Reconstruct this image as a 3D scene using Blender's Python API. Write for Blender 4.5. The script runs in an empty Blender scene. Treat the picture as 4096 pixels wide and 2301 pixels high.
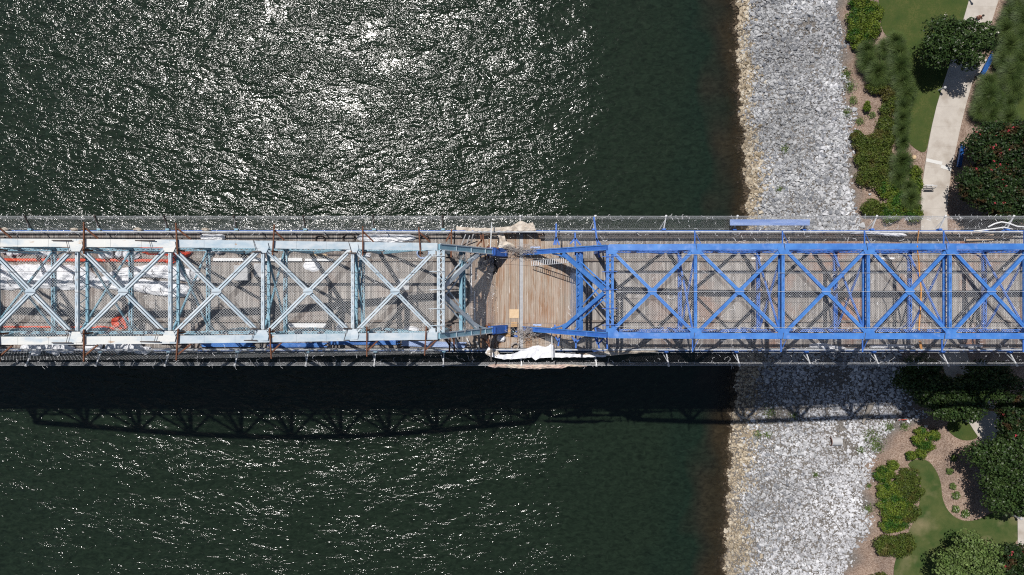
import bpy, bmesh, math, random
import numpy as np
from mathutils import Vector, noise

random.seed(7)
rng = np.random.default_rng(7)
S = bpy.context.scene

# ------------------------------------------------------------------ camera
CAM_H = 76.0          # drone height above the river
DECK = 21.0           # bridge deck above the river
F = 2731.0            # focal length in photo pixels (photo 4096 wide)
cam_d = bpy.data.cameras.new('camera')
cam_d.sensor_width = 36
cam_d.lens = F / 4096 * 36
cam_d.clip_end = 9000
cam = bpy.data.objects.new('camera', cam_d)
cam.location = (0, 0, CAM_H)
S.collection.objects.link(cam)
S.camera = cam

# ------------------------------------------------------------------ light
SUN = Vector((-0.25, 0.40, 1.0)).normalized()
w = bpy.data.worlds.new('World')
S.world = w
w.use_nodes = True
nt = w.node_tree
sky = nt.nodes.new('ShaderNodeTexSky')
sky.sky_type = 'NISHITA'
sky.sun_disc = False
sky.sun_elevation = math.asin(SUN.z)
sky.sun_rotation = math.atan2(SUN.x, SUN.y)
bg = nt.nodes['Background']
bg.inputs['Strength'].default_value = 0.05
nt.links.new(sky.outputs[0], bg.inputs[0])
sl = bpy.data.lights.new('sun', 'SUN')
sl.energy = 4.2
sl.angle = math.radians(0.5)
sl.color = (1.0, 0.965, 0.92)
so = bpy.data.objects.new('sun', sl)
so.rotation_euler = SUN.to_track_quat('Z', 'Y').to_euler()
so.location = (-20, 30, 120)
S.collection.objects.link(so)
S.view_settings.view_transform = 'Standard'
S.view_settings.look = 'None'
S.view_settings.exposure = 0.0
S.view_settings.gamma = 1.0
S.cycles.use_denoising = False
S.cycles.filter_width = 1.15
S.cycles.max_bounces = 5
S.cycles.diffuse_bounces = 2
S.cycles.glossy_bounces = 2
S.cycles.transparent_max_bounces = 12

# ------------------------------------------------------------------ helpers
def P(u, v, z):
    k = (CAM_H - z) / F
    return Vector(((u - 2048) * k, (1150.5 - v) * k, z))

YC = -0.26            # centre line of the bridge
def B(x, y, h):       # bridge coordinates -> world
    return Vector((x, y + YC, DECK + h))

def q(o, x, y, h=0.0):      # a measured point on the bridge
    return P(o + x / 2.2266, 850 + y / 2.2266, DECK + h)

class MB:
    def __init__(s):
        s.v = []; s.f = []
    def add(s, vs, fs):
        n = len(s.v)
        s.v.extend([tuple(a) for a in vs])
        s.f.extend([tuple(i + n for i in f) for f in fs])
        return s
    def bar(s, a, b, wd, ht, up=(0, 0, 1), off=(0, 0)):
        """box beam from a to b; wd across, ht along 'up'"""
        a = Vector(a); b = Vector(b)
        d = (b - a).normalized()
        up = Vector(up)
        r = d.cross(up)
        if r.length < 1e-4:
            r = d.cross(Vector((1, 0, 0)))
        r.normalize()
        t = r.cross(d).normalized()
        o = r * off[0] + t * off[1]
        vs = []
        for p in (a, b):
            for (i, j) in ((-1, -1), (1, -1), (1, 1), (-1, 1)):
                vs.append(p + o + r * (i * wd / 2) + t * (j * ht / 2))
        return s.add(vs, [(3, 2, 1, 0), (4, 5, 6, 7), (0, 1, 5, 4), (1, 2, 6, 5), (2, 3, 7, 6), (3, 0, 4, 7)])
    def box(s, c, dx, dy, dz):
        c = Vector(c)
        return s.bar(c - Vector((dx / 2, 0, 0)), c + Vector((dx / 2, 0, 0)), dy, dz)
    def tube(s, pts, r, n=6, cap=True):
        pts = [Vector(p) for p in pts]
        if len(pts) < 2: return s
        rs = r if isinstance(r, (list, tuple)) else [r] * len(pts)
        base = len(s.v)
        prev = None
        for i, p in enumerate(pts):
            d = (pts[min(i + 1, len(pts) - 1)] - pts[max(i - 1, 0)])
            if d.length < 1e-6: d = Vector((0, 0, 1))
            d.normalize()
            if prev is None:
                a = d.orthogonal().normalized()
            else:
                a = prev - d * prev.dot(d)
                if a.length < 1e-4: a = d.orthogonal()
                a.normalize()
            prev = a
            c = d.cross(a)
            for k in range(n):
                t = 2 * math.pi * k / n
                s.v.append(tuple(p + (a * math.cos(t) + c * math.sin(t)) * rs[i]))
        for i in range(len(pts) - 1):
            for k in range(n):
                k2 = (k + 1) % n
                s.f.append((base + i * n + k, base + i * n + k2, base + (i + 1) * n + k2, base + (i + 1) * n + k))
        if cap:
            s.f.append(tuple(base + k for k in range(n))[::-1])
            m = base + (len(pts) - 1) * n
            s.f.append(tuple(m + k for k in range(n)))
        return s
    def prism(s, poly, dz):
        """poly: list of 3-D points (flat), extruded down by dz"""
        n = len(poly)
        vs = [Vector(p) for p in poly] + [Vector(p) - Vector((0, 0, dz)) for p in poly]
        fs = [tuple(range(n)), tuple(range(2 * n - 1, n - 1, -1))]
        for i in range(n):
            j = (i + 1) % n
            fs.append((i, i + n, j + n, j))
        return s.add(vs, fs)
    def build(s, name, mat, parent=None, smooth=False, origin=None):
        v = np.array(s.v, dtype=np.float64)
        if parent is not None:
            off = np.array(parent_world(parent))
        elif origin is not None:
            off = np.array(origin, dtype=float)
        else:
            off = np.array([(v[:, 0].min() + v[:, 0].max()) / 2, (v[:, 1].min() + v[:, 1].max()) / 2, v[:, 2].min()])
        v = v - off
        me = bpy.data.meshes.new(name)
        me.from_pydata(v.tolist(), [], s.f)
        me.validate()
        me.materials.append(mat)
        if smooth:
            me.polygons.foreach_set('use_smooth', [True] * len(me.polygons))
        o = bpy.data.objects.new(name, me)
        S.collection.objects.link(o)
        if parent is not None:
            o.parent = parent
        else:
            o.location = off
        return o

def parent_world(p):
    l = Vector((0, 0, 0))
    while p is not None:
        l += p.location
        p = p.parent
    return l

def raw(name, v, f, mat, parent=None, smooth=False, origin=None, tri=False):
    """fast mesh from numpy arrays, faces all same size"""
    v = np.asarray(v, dtype=np.float64)
    if parent is not None: off = np.array(parent_world(parent))
    elif origin is not None: off = np.array(origin, dtype=float)
    else: off = np.array([(v[:, 0].min() + v[:, 0].max()) / 2, (v[:, 1].min() + v[:, 1].max()) / 2, v[:, 2].min()])
    v = v - off
    f = np.asarray(f, dtype=np.int32)
    me = bpy.data.meshes.new(name)
    k = f.shape[1]
    me.vertices.add(len(v)); me.vertices.foreach_set('co', v.ravel())
    me.loops.add(f.size); me.loops.foreach_set('vertex_index', f.ravel())
    me.polygons.add(len(f)); me.polygons.foreach_set('loop_start', np.arange(0, f.size, k, dtype=np.int32))
    me.polygons.foreach_set('use_smooth', np.full(len(f), smooth))
    me.update(calc_edges=True); me.validate()
    me.materials.append(mat)
    o = bpy.data.objects.new(name, me)
    S.collection.objects.link(o)
    if parent is not None: o.parent = parent
    else: o.location = off
    return o

def tag(o, label=None, cat=None, group=None, kind=None):
    if label: o['label'] = label
    if cat: o['category'] = cat
    if group: o['group'] = group
    if kind: o['kind'] = kind
    return o

def thing(name, label, cat, loc, group=None):
    o = bpy.data.objects.new(name, None)
    o.empty_display_size = 0.3
    o.location = loc
    S.collection.objects.link(o)
    return tag(o, label, cat, group)

ORD = ['first', 'second', 'third', 'fourth', 'fifth', 'sixth', 'seventh', 'eighth', 'ninth', 'tenth', 'eleventh', 'twelfth',
       'thirteenth', 'fourteenth', 'fifteenth', 'sixteenth', 'seventeenth', 'eighteenth', 'nineteenth', 'twentieth',
       'twenty-first', 'twenty-second', 'twenty-third', 'twenty-fourth']

# ------------------------------------------------------------------ materials
def mat(name, c1, c2=None, scale=3.0, rough=0.7, metal=0.0, bump=0.0, bscale=None, stretch=(1, 1, 1), isl=0.0,
        c3=None, c3_scale=1.0, c3_lo=0.55, c3_hi=0.65, spec=0.4, lo=0.35, hi=0.65, transl=0.0):
    m = bpy.data.materials.new(name)
    m.use_nodes = True
    n = m.node_tree.nodes; L = m.node_tree.links
    bs = n['Principled BSDF']
    bs.inputs['Roughness'].default_value = rough
    bs.inputs['Metallic'].default_value = metal
    bs.inputs['Specular IOR Level'].default_value = spec
    geo = n.new('ShaderNodeNewGeometry')
    mp = n.new('ShaderNodeMapping'); mp.inputs['Scale'].default_value = stretch
    L.new(geo.outputs['Position'], mp.inputs[0])
    c2 = c2 or c1
    nz = n.new('ShaderNodeTexNoise'); nz.inputs['Scale'].default_value = scale; nz.inputs['Detail'].default_value = 5
    nz.inputs['Roughness'].default_value = 0.65
    L.new(mp.outputs[0], nz.inputs[0])
    mr = n.new('ShaderNodeMapRange'); mr.inputs[1].default_value = lo; mr.inputs[2].default_value = hi
    L.new(nz.outputs[0], mr.inputs[0])
    mx = n.new('ShaderNodeMix'); mx.data_type = 'RGBA'
    L.new(mr.outputs[0], mx.inputs[0])
    mx.inputs[6].default_value = (*c1, 1); mx.inputs[7].default_value = (*c2, 1)
    col = mx.outputs[2]
    if c3:
        n3 = n.new('ShaderNodeTexNoise'); n3.inputs['Scale'].default_value = c3_scale; n3.inputs['Detail'].default_value = 4
        L.new(mp.outputs[0], n3.inputs[0])
        m3 = n.new('ShaderNodeMapRange'); m3.inputs[1].default_value = c3_lo; m3.inputs[2].default_value = c3_hi
        L.new(n3.outputs[0], m3.inputs[0])
        x3 = n.new('ShaderNodeMix'); x3.data_type = 'RGBA'
        L.new(m3.outputs[0], x3.inputs[0]); L.new(col, x3.inputs[6]); x3.inputs[7].default_value = (*c3, 1)
        col = x3.outputs[2]
    if isl:
        hs = n.new('ShaderNodeHueSaturation')
        r = n.new('ShaderNodeMapRange'); r.inputs[3].default_value = 1 - isl; r.inputs[4].default_value = 1 + isl
        L.new(geo.outputs['Random Per Island'], r.inputs[0]); L.new(r.outputs[0], hs.inputs['Value'])
        L.new(col, hs.inputs['Color']); col = hs.outputs[0]
    L.new(col, bs.inputs['Base Color'])
    if bump:
        b = n.new('ShaderNodeBump'); b.inputs['Distance'].default_value = bump
        nb = n.new('ShaderNodeTexNoise'); nb.inputs['Scale'].default_value = bscale or scale * 4; nb.inputs['Detail'].default_value = 4
        L.new(mp.outputs[0], nb.inputs[0]); L.new(nb.outputs[0], b.inputs['Height'])
        L.new(b.outputs[0], bs.inputs['Normal'])
    if transl:
        tr = n.new('ShaderNodeBsdfTranslucent'); L.new(col, tr.inputs[0])
        ms = n.new('ShaderNodeMixShader'); ms.inputs[0].default_value = transl
        L.new(bs.outputs[0], ms.inputs[1]); L.new(tr.outputs[0], ms.inputs[2])
        L.new(ms.outputs[0], n['Material Output'].inputs[0])
    return m

M = {}
M['pale'] = mat('pale_blue_paint', (.38, .485, .565), (.58, .63, .665), 1.1, .55, bump=.004, c3=(.42, .27, .16), c3_scale=1.7, c3_lo=.68, c3_hi=.76, stretch=(1, 1.8, 1.5))
M['chalky'] = mat('chalky_paint', (.48, .55, .60), (.70, .70, .67), .8, .6, bump=.004, c3=(.46, .31, .19), c3_scale=1.5, c3_lo=.66, c3_hi=.76, stretch=(.8, 2, 1.5), lo=.38, hi=.55)
M['teal'] = mat('teal_blue_paint', (.19, .37, .47), (.27, .44, .53), 1.4, .45, bump=.002)
M['blue'] = mat('blue_paint', (.045, .165, .50), (.075, .240, .61), 1.3, .5, bump=.003, c3=(.22, .33, .64), c3_scale=2.0, c3_lo=.56, c3_hi=.84)
M['blue_d'] = mat('dark_blue_paint', (.035, .13, .47), (.06, .17, .52), 2.0, .5)  # deeper tone for lower members, girders and fittings
M['rust'] = mat('rusty_steel', (.11, .042, .022), (.20, .085, .045), 6, .8, bump=.004)
M['dsteel'] = mat('dark_steel', (.045, .04, .04), (.09, .07, .06), 5, .6)
M['galv'] = mat('galvanised_steel', (.42, .44, .46), (.60, .61, .62), 4, .5)
M['net'] = mat('net_cord', (.68, .69, .70), rough=.7)
M['net_shade'] = mat('shaded_net_cord', (.10, .10, .11), rough=.8)  # cord colour darkened to paint in the shade on the lower catch net
M['netb'] = mat('blue_net_cord', (.30, .42, .68), rough=.7)
M['tie'] = mat('white_cord', (.85, .85, .86), rough=.6)
M['tarp'] = mat('white_tarpaulin', (.84, .84, .86), (.74, .75, .78), 2.2, .5, bump=.02, bscale=6)
M['canvas'] = mat('cream_canvas', (.50, .42, .34), (.68, .62, .54), 2.0, .8, bump=.03, bscale=7)
M['pink'] = mat('pinkish_canvas', (.62, .46, .40), (.66, .58, .48), 1.2, .8, bump=.03, bscale=6)
M['red'] = mat('red_orange_plastic', (.74, .10, .035), (.62, .07, .03), 3, .5, bump=.03, bscale=9)
M['whitep'] = mat('white_board', (.82, .82, .82), (.70, .70, .70), 3, .6)
M['grayp'] = mat('grey_board', (.42, .42, .43), (.5, .5, .5), 3, .7)
M['ply'] = mat('plywood', (.62, .44, .26), (.70, .52, .33), 5, .7)
M['wood'] = mat('rough_timber', (.40, .24, .12), (.52, .34, .18), 6, .8, isl=.2, stretch=(6, 1, 1))
M['kraft'] = mat('kraft_paper', (.42, .31, .22), (.5, .38, .28), 3, .8, bump=.02)
M['alu'] = mat('aluminium', (.72, .74, .78), rough=.35, metal=.5)
M['black'] = mat('black_rubber', (.012, .012, .013), rough=.5)
M['wire'] = mat('dull_wire', (.16, .13, .12), (.5, .48, .46), 9, .6, isl=.6)
M['orange'] = mat('orange_webbing', (.62, .27, .07), (.7, .34, .1), 6, .7)
M['corr'] = mat('blue_corrugated_sheet', (.30, .41, .68), (.48, .58, .80), 2.0, .4, stretch=(.3, 2, 1))
M['pstone'] = mat('pier_limestone', (.30, .27, .23), (.42, .39, .34), 1.2, .9, bump=.03)
M['leafL'] = mat('bright_leaves', (.075, .120, .016), (.140, .178, .024), 1.6, .5, isl=.6, transl=.15, spec=.18, c3=(.035, .09, .012), c3_scale=1.1, c3_lo=.5, c3_hi=.6)
M['leafM'] = mat('mid_green_leaves', (.052, .082, .015), (.095, .120, .022), 1.6, .5, isl=.6, transl=.15, spec=.18, c3=(.09, .085, .022), c3_scale=.9, c3_lo=.52, c3_hi=.62)
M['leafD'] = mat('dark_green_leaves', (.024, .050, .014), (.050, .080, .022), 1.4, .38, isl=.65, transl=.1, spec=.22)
M['leafX'] = mat('myrtle_leaves', (.016, .034, .011), (.028, .050, .014), 1.4, .45, isl=.65, transl=.1, spec=.18, c3=(.06, .035, .016), c3_scale=1.0, c3_lo=.55, c3_hi=.66)
M['leafP'] = mat('pale_leaves', (.075, .125, .03), (.14, .19, .06), 1.4, .5, isl=.55, transl=.12, spec=.2)
M['blade'] = mat('grass_blades', (.052, .090, .020), (.100, .145, .036), 1.0, .6, isl=.5, transl=.2)
M['red_fl'] = mat('red_blossom', (.40, .03, .05), (.50, .06, .08), 5, .6, isl=.3)
M['white_fl'] = mat('white_blossom', (.75, .70, .60), rough=.7, isl=.2)
M['bark'] = mat('bark', (.16, .11, .07), (.24, .18, .13), 8, .9, bump=.01)
M['conc'] = mat('path_concrete', (.47, .425, .375), (.53, .485, .43), 1.1, .85, bump=.003, bscale=30, c3=(.37, .32, .27), c3_scale=.7, c3_lo=.5, c3_hi=.72)
M['conc2'] = mat('fresh_concrete', (.66, .65, .62), rough=.85)
M['benchb'] = mat('bench_blue', (.012, .085, .30), (.02, .11, .36), 3, .4)
M['skin'] = mat('sun_tanned_skin', (.42, .19, .13), rough=.55)
M['dark_cloth'] = mat('dark_shorts', (.03, .03, .04), rough=.9)
M['hair'] = mat('dark_hair', (.02, .014, .01), rough=.7)
M['drift'] = mat('weathered_driftwood', (.30, .26, .22), (.40, .36, .31), 4, .9, bump=.02, stretch=(4, 1, 1))

# ------------------------------------------------------------------ terrain shape
SH_Y = [-60, -32, -23.7, -13.9, -9.7, 0, 8.4, 14, 20.9, 32, 60]
SH_X = [23.2, 23.6, 24.0, 24.5, 25.0, 25.7, 26.2, 25.9, 25.4, 24.96, 24.5]
RT_Y = [-60, -31, -26, -22, -19.3, -16.6, -14, -9.3, -3, 8.1, 17.4, 22.8, 31, 60]
RT_X = [35.6, 35.9, 38.0, 38.4, 37.7, 40.0, 43.6, 42.8, 39, 36.8, 36.5, 35.7, 35.3, 35]
def shore(y): return np.interp(y, SH_Y, SH_X) + .18 * np.sin(np.asarray(y) * 1.9) + .12 * np.sin(np.asarray(y) * 4.7 + 1)
def rtop(y): return np.interp(y, RT_Y, RT_X)
def zland(x, y):
    s = shore(y); r = rtop(y)
    d = x - s
    t = np.clip(d / np.maximum(r - s, 1), 0, 1)
    up = 3.0 * np.sin(t * math.pi / 2) ** 1.1
    dn = np.maximum(d * .33, -5.0)
    return np.where(d > 0, up, dn)
def G(u, v, dz=0.0):
    z = 3.0
    for _ in range(4):
        p = P(u, v, z + dz); z = float(zland(p.x, p.y))
    return Vector((p.x, p.y, z + dz))
def A_(x, y, dz=0.0): return G(2900 + x / 1.608, y / 1.608, dz)      # upper-right measurements
def Z_(x, y, dz=0.0): return G(2800 + x / 1.6057, 1400 + y / 1.6057, dz)  # lower-right measurements

def ground_material():
    m = bpy.data.materials.new('mulch_and_river_bed'); m.use_nodes = True
    n = m.node_tree.nodes; L = m.node_tree.links; bs = n['Principled BSDF']
    bs.inputs['Roughness'].default_value = .95; bs.inputs['Specular IOR Level'].default_value = .15
    geo = n.new('ShaderNodeNewGeometry')
    def nz(sc, det=5):
        a = n.new('ShaderNodeTexNoise'); a.inputs['Scale'].default_value = sc; a.inputs['Detail'].default_value = det
        a.inputs['Roughness'].default_value = .7
        L.new(geo.outputs['Position'], a.inputs[0]); return a.outputs[0]
    def ramp(inp, stops):
        r = n.new('ShaderNodeValToRGB'); e = r.color_ramp.elements
        while len(e) < len(stops): e.new(.5)
        for i, (p_, c) in enumerate(stops): e[i].position = p_; e[i].color = (*c, 1)
        L.new(inp, r.inputs[0]); return r.outputs[0]
    chips = n.new('ShaderNodeTexVoronoi'); chips.inputs['Scale'].default_value = 14
    L.new(geo.outputs['Position'], chips.inputs[0])
    wn = n.new('ShaderNodeSeparateColor'); L.new(chips.outputs['Color'], wn.inputs[0])
    mul = ramp(wn.outputs[0], [(0, (.19, .13, .098)), (.5, (.31, .225, .178)), (1, (.43, .34, .285))])
    big = ramp(nz(.5), [(.35, (.72, .72, .72)), (.65, (1.08, 1.06, 1.02))])
    mx = n.new('ShaderNodeMix'); mx.data_type = 'RGBA'; mx.blend_type = 'MULTIPLY'; mx.inputs[0].default_value = 1
    L.new(mul, mx.inputs[6]); L.new(big, mx.inputs[7])
    # grey-brown grit on the bank, brown silt under the water
    at = n.new('ShaderNodeAttribute'); at.attribute_name = 'bank'
    grit = ramp(nz(6), [(.35, (.07, .065, .06)), (.65, (.27, .245, .22))])
    m2 = n.new('ShaderNodeMix'); m2.data_type = 'RGBA'
    L.new(at.outputs['Fac'], m2.inputs[0]); L.new(mx.outputs[2], m2.inputs[6]); L.new(grit, m2.inputs[7])
    at2 = n.new('ShaderNodeAttribute'); at2.attribute_name = 'wet'
    m3 = n.new('ShaderNodeMix'); m3.data_type = 'RGBA'
    L.new(at2.outputs['Fac'], m3.inputs[0]); L.new(m2.outputs[2], m3.inputs[6]); m3.inputs[7].default_value = (.06, .04, .022, 1)
    L.new(m3.outputs[2], bs.inputs['Base Color'])
    b = n.new('ShaderNodeBump'); b.inputs['Distance'].default_value = .04; b.inputs['Strength'].default_value = .8
    L.new(chips.outputs['Distance'], b.inputs['Height']); L.new(b.outputs[0], bs.inputs['Normal'])
    return m

def build_ground():
    xs = np.concatenate([[-4000, -1000, -200, -60, 0, 10, 14], np.arange(16, 56, .4), [60, 80, 200, 1000, 4000]])
    ys = np.concatenate([[-4000, -1000, -200, -70, -50], np.arange(-42, 42.1, .5), [50, 70, 200, 1000, 4000]])
    X, Y = np.meshgrid(xs, ys)
    Z = zland(X, Y)
    wob = np.sin(X * 1.3 + Y * .7) * .02 + np.sin(X * .5 - Y * .9) * .03
    Z = Z + np.where(X > 20, wob, 0)
    v = np.stack([X.ravel(), Y.ravel(), Z.ravel()], 1)
    nx, ny = len(xs), len(ys)
    i, j = np.meshgrid(np.arange(nx - 1), np.arange(ny - 1))
    a = (j * nx + i).ravel()
    f = np.stack([a, a + 1, a + nx + 1, a + nx], 1)
    o = raw('ground', v, f, ground_material(), origin=(0, 0, 0), smooth=True)
    me = o.data
    bank = np.clip((rtop(Y) + .8 - X) / 1.6 + .3 * np.sin(Y * 2.1), 0, 1)
    wet = np.clip((shore(Y) + .3 - X) / .5, 0, 1)
    for nm, arr in (('bank', bank), ('wet', wet)):
        at = me.attributes.new(nm, 'FLOAT', 'POINT'); at.data.foreach_set('value', arr.ravel().astype(np.float32))
    tag(o, 'pinkish brown mulch ground and river bed', kind='structure')
build_ground()

# ------------------------------------------------------------------ water
def water_material():
    m = bpy.data.materials.new('river_water'); m.use_nodes = True
    n = m.node_tree.nodes; L = m.node_tree.links; bs = n['Principled BSDF']
    bs.inputs['Roughness'].default_value = .125
    bs.inputs['Specular IOR Level'].default_value = .6
    bs.inputs['IOR'].default_value = 1.333
    geo = n.new('ShaderNodeNewGeometry')
    def at(nm):
        a = n.new('ShaderNodeAttribute'); a.attribute_name = nm; return a.outputs['Fac']
    def math_(op, a, b=None, c=None):
        k = n.new('ShaderNodeMath'); k.operation = op
        for i, x in enumerate((a, b, c)):
            if x is None: continue
            if isinstance(x, (int, float)): k.inputs[i].default_value = x
            else: L.new(x, k.inputs[i])
        return k.outputs[0]
    def noise_(sc, stretch=(1, 1, 1), rot=0, det=2, dist=0, rough=.5):
        mp = n.new('ShaderNodeMapping'); mp.inputs['Scale'].default_value = stretch; mp.inputs['Rotation'].default_value = (0, 0, rot)
        L.new(geo.outputs['Position'], mp.inputs[0])
        a = n.new('ShaderNodeTexNoise'); a.inputs['Scale'].default_value = sc; a.inputs['Detail'].default_value = det
        a.inputs['Distortion'].default_value = dist; a.inputs['Roughness'].default_value = rough
        L.new(mp.outputs[0], a.inputs[0]); return a.outputs[0]
    chop = at('chop')
    big = noise_(.42, (1, 2.1, 1), .25, 2, .6)           # metre-long wavelets
    mid = noise_(1.5, (1, 1.7, 1), -.2, 3, .8, .6)
    small = noise_(2.7, (1, 1.25, 1), .1, 2, .4, .6)
    patch = noise_(.16, (1, 1.8, 1), .15, 3, .5, .6)
    gust = n.new('ShaderNodeMapRange'); gust.inputs[1].default_value = .36; gust.inputs[2].default_value = .62
    gust.inputs[3].default_value = .55; gust.inputs[4].default_value = 1.3
    L.new(patch, gust.inputs[0])
    h = math_('MULTIPLY', big, W_BIG)
    h = math_('MULTIPLY_ADD', mid, W_MID, h)
    trains = n.new('ShaderNodeMapRange'); trains.inputs[1].default_value = .40; trains.inputs[2].default_value = .60
    trains.inputs[3].default_value = .30; trains.inputs[4].default_value = 1.45
    L.new(noise_(.62, (1, 2.3, 1), .3, 3, .9, .55), trains.inputs[0])
    h = math_('MULTIPLY_ADD', small, math_('MULTIPLY', trains.outputs[0], W_SMALL), h)
    h = math_('MULTIPLY', h, math_('MULTIPLY', gust.outputs[0], chop))
    b = n.new('ShaderNodeBump'); b.inputs['Distance'].default_value = 1.0; b.inputs['Strength'].default_value = 1.0
    L.new(h, b.inputs['Height']); L.new(b.outputs[0], bs.inputs['Normal'])
    # turbid green body, browner over the shallows
    cr = n.new('ShaderNodeValToRGB'); e = cr.color_ramp.elements
    e[0].position = 0; e[0].color = (.036, .028, .016, 1)
    e[1].position = 1; e[1].color = (.0114, .0196, .0116, 1)
    k = e.new(.25); k.color = (.018, .0185, .0125, 1)
    k = e.new(.5); k.color = (.0092, .0184, .0117, 1)
    L.new(at('depth'), cr.inputs[0])
    mx = n.new('ShaderNodeMix'); mx.data_type = 'RGBA'; mx.blend_type = 'MULTIPLY'; mx.inputs[0].default_value = 1
    sky_ripple = n.new('ShaderNodeMapRange'); sky_ripple.inputs[1].default_value = .3; sky_ripple.inputs[2].default_value = .7; sky_ripple.inputs[3].default_value = .62; sky_ripple.inputs[4].default_value = 1.4  # wave noise paints faint sky-reflection ripples into the body colour
    L.new(mid, sky_ripple.inputs[0])
    cmb = n.new('ShaderNodeCombineColor')
    for i in range(3): L.new(sky_ripple.outputs[0], cmb.inputs[i])
    L.new(cr.outputs[0], mx.inputs[6]); L.new(cmb.outputs[0], mx.inputs[7])
    L.new(mx.outputs[2], bs.inputs['Base Color'])
    L.new(at('cover'), bs.inputs['Alpha'])
    return m
W_BIG, W_MID, W_SMALL = .23, .080, .058

def build_water():
    xs = np.concatenate([[-4000, -500, -80], np.arange(-50, 30, .5)])
    ys = np.concatenate([[-4000, -500, -60], np.arange(-42, 42.1, 1.0), [60, 500, 4000]])
    X, Y = np.meshgrid(xs, ys)
    v = np.stack([X.ravel(), Y.ravel(), np.zeros(X.size)], 1)
    nx, ny = len(xs), len(ys)
    i, j = np.meshgrid(np.arange(nx - 1), np.arange(ny - 1))
    a = (j * nx + i).ravel()
    o = raw('water', v, np.stack([a, a + 1, a + nx + 1, a + nx], 1), water_material(), origin=(0, 0, 0))
    d = shore(Y) - X
    wob = np.array([noise.noise(Vector((a * .35, b * .22, 4.0))) for a, b in zip(X.ravel(), Y.ravel())]).reshape(X.shape) * 2.6
    wob = np.where(np.abs(X) < 60, wob, 0)
    chop = .25 + .75 * np.clip((11.5 - X + 1.0 * np.sin(Y * .35)) / 7.5, 0, 1)
    chop = np.where(Y < 0, np.clip(chop, .34, 1) * .76, chop)
    for nm, arr in (('depth', np.clip((d + wob) / 9, 0, 1)), ('chop', chop), ('cover', np.clip(.35 + d * .28, 0, 1))):
        t = o.data.attributes.new(nm, 'FLOAT', 'POINT'); t.data.foreach_set('value', arr.ravel().astype(np.float32))
    tag(o, 'dark green river with sun glitter', kind='structure')
build_water()

# ------------------------------------------------------------------ lawns, path
def smooth_poly(pts, it=2):
    for _ in range(it):
        out = []
        for i in range(len(pts)):
            a = pts[i]; b = pts[(i + 1) % len(pts)]
            out += [a * .75 + b * .25, a * .25 + b * .75]
        pts = out
    return pts
def sheet(name, pts, dz, material, label, kind='structure', smooth=2, thick=.0):
    pts = smooth_poly([Vector(p) for p in pts], smooth)
    bm = bmesh.new()
    vs = [bm.verts.new((p.x, p.y, 3.0 + dz)) for p in pts]
    bm.faces.new(vs)
    bmesh.ops.triangulate(bm, faces=bm.faces[:])
    bmesh.ops.subdivide_edges(bm, edges=bm.edges[:], cuts=1)
    for vv in bm.verts:
        z = float(zland(vv.co.x, vv.co.y))
        vv.co.z = z + dz
    bmesh.ops.recalc_face_normals(bm, faces=bm.faces[:])
    if sum(f.normal.z for f in bm.faces) < 0:
        bmesh.ops.reverse_faces(bm, faces=bm.faces[:])
    me = bpy.data.meshes.new(name); bm.to_mesh(me); bm.free()
    me.materials.append(material)
    o = bpy.data.objects.new(name, me); S.collection.objects.link(o)
    return tag(o, label, kind=kind)

M['lawn'] = mat('lawn_turf', (.042, .072, .020), (.10, .108, .034), .55, .9, bump=.03, bscale=40, c3=(.058, .085, .022), c3_scale=7, c3_lo=.42, c3_hi=.62, spec=.1)
M['lawn2'] = mat('lawn_turf_dry', (.045, .080, .022), (.10, .115, .04), .55, .9, bump=.03, bscale=40, c3=(.25, .21, .12), c3_scale=.30, c3_lo=.54, c3_hi=.74, spec=.1)
sheet('lawn', [A_(*p) for p in [(985, -60), (990, 80), (1015, 230), (1100, 250), (1150, 330), (1165, 500), (1195, 620), (1165, 700), (1150, 800),
       (1165, 900), (1220, 960), (1292, 992), (1312, 880), (1368, 640), (1455, 380), (1545, 110), (1590, -60)]], .06, M['lawn'], 'mown green lawn beside the concrete path')
sheet('lawn', [A_(*p) for p in [(1990, 380), (1930, 430), (1860, 560), (1820, 700), (1790, 800), (1830, 900), (2200, 900), (2200, 380)]], .06, M['lawn'], 'lawn right of the ornamental grasses')
sheet('lawn', [Z_(*p) for p in [(1328, 745), (1350, 712), (1410, 698), (1470, 712), (1520, 780), (1548, 860), (1552, 940), (1575, 1010), (1630, 1075), (1710, 1102),
       (1800, 1085), (1880, 1040), (1960, 1035), (2030, 1070), (2045, 1150), (2040, 1230), (1960, 1290), (1930, 1500), (1240, 1500), (1245, 1350), (1330, 1180), (1400, 1050), (1420, 900), (1410, 800)]],
      .06, M['lawn2'], 'curving dry-patched lawn below the bridge')
sheet('lawn', [Z_(*p) for p in [(1575, 480), (1640, 425), (1700, 430), (1760, 520), (1790, 560), (1730, 585), (1660, 575), (1600, 530)]], .06, M['lawn'], 'small green lawn corner by the path')

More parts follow.
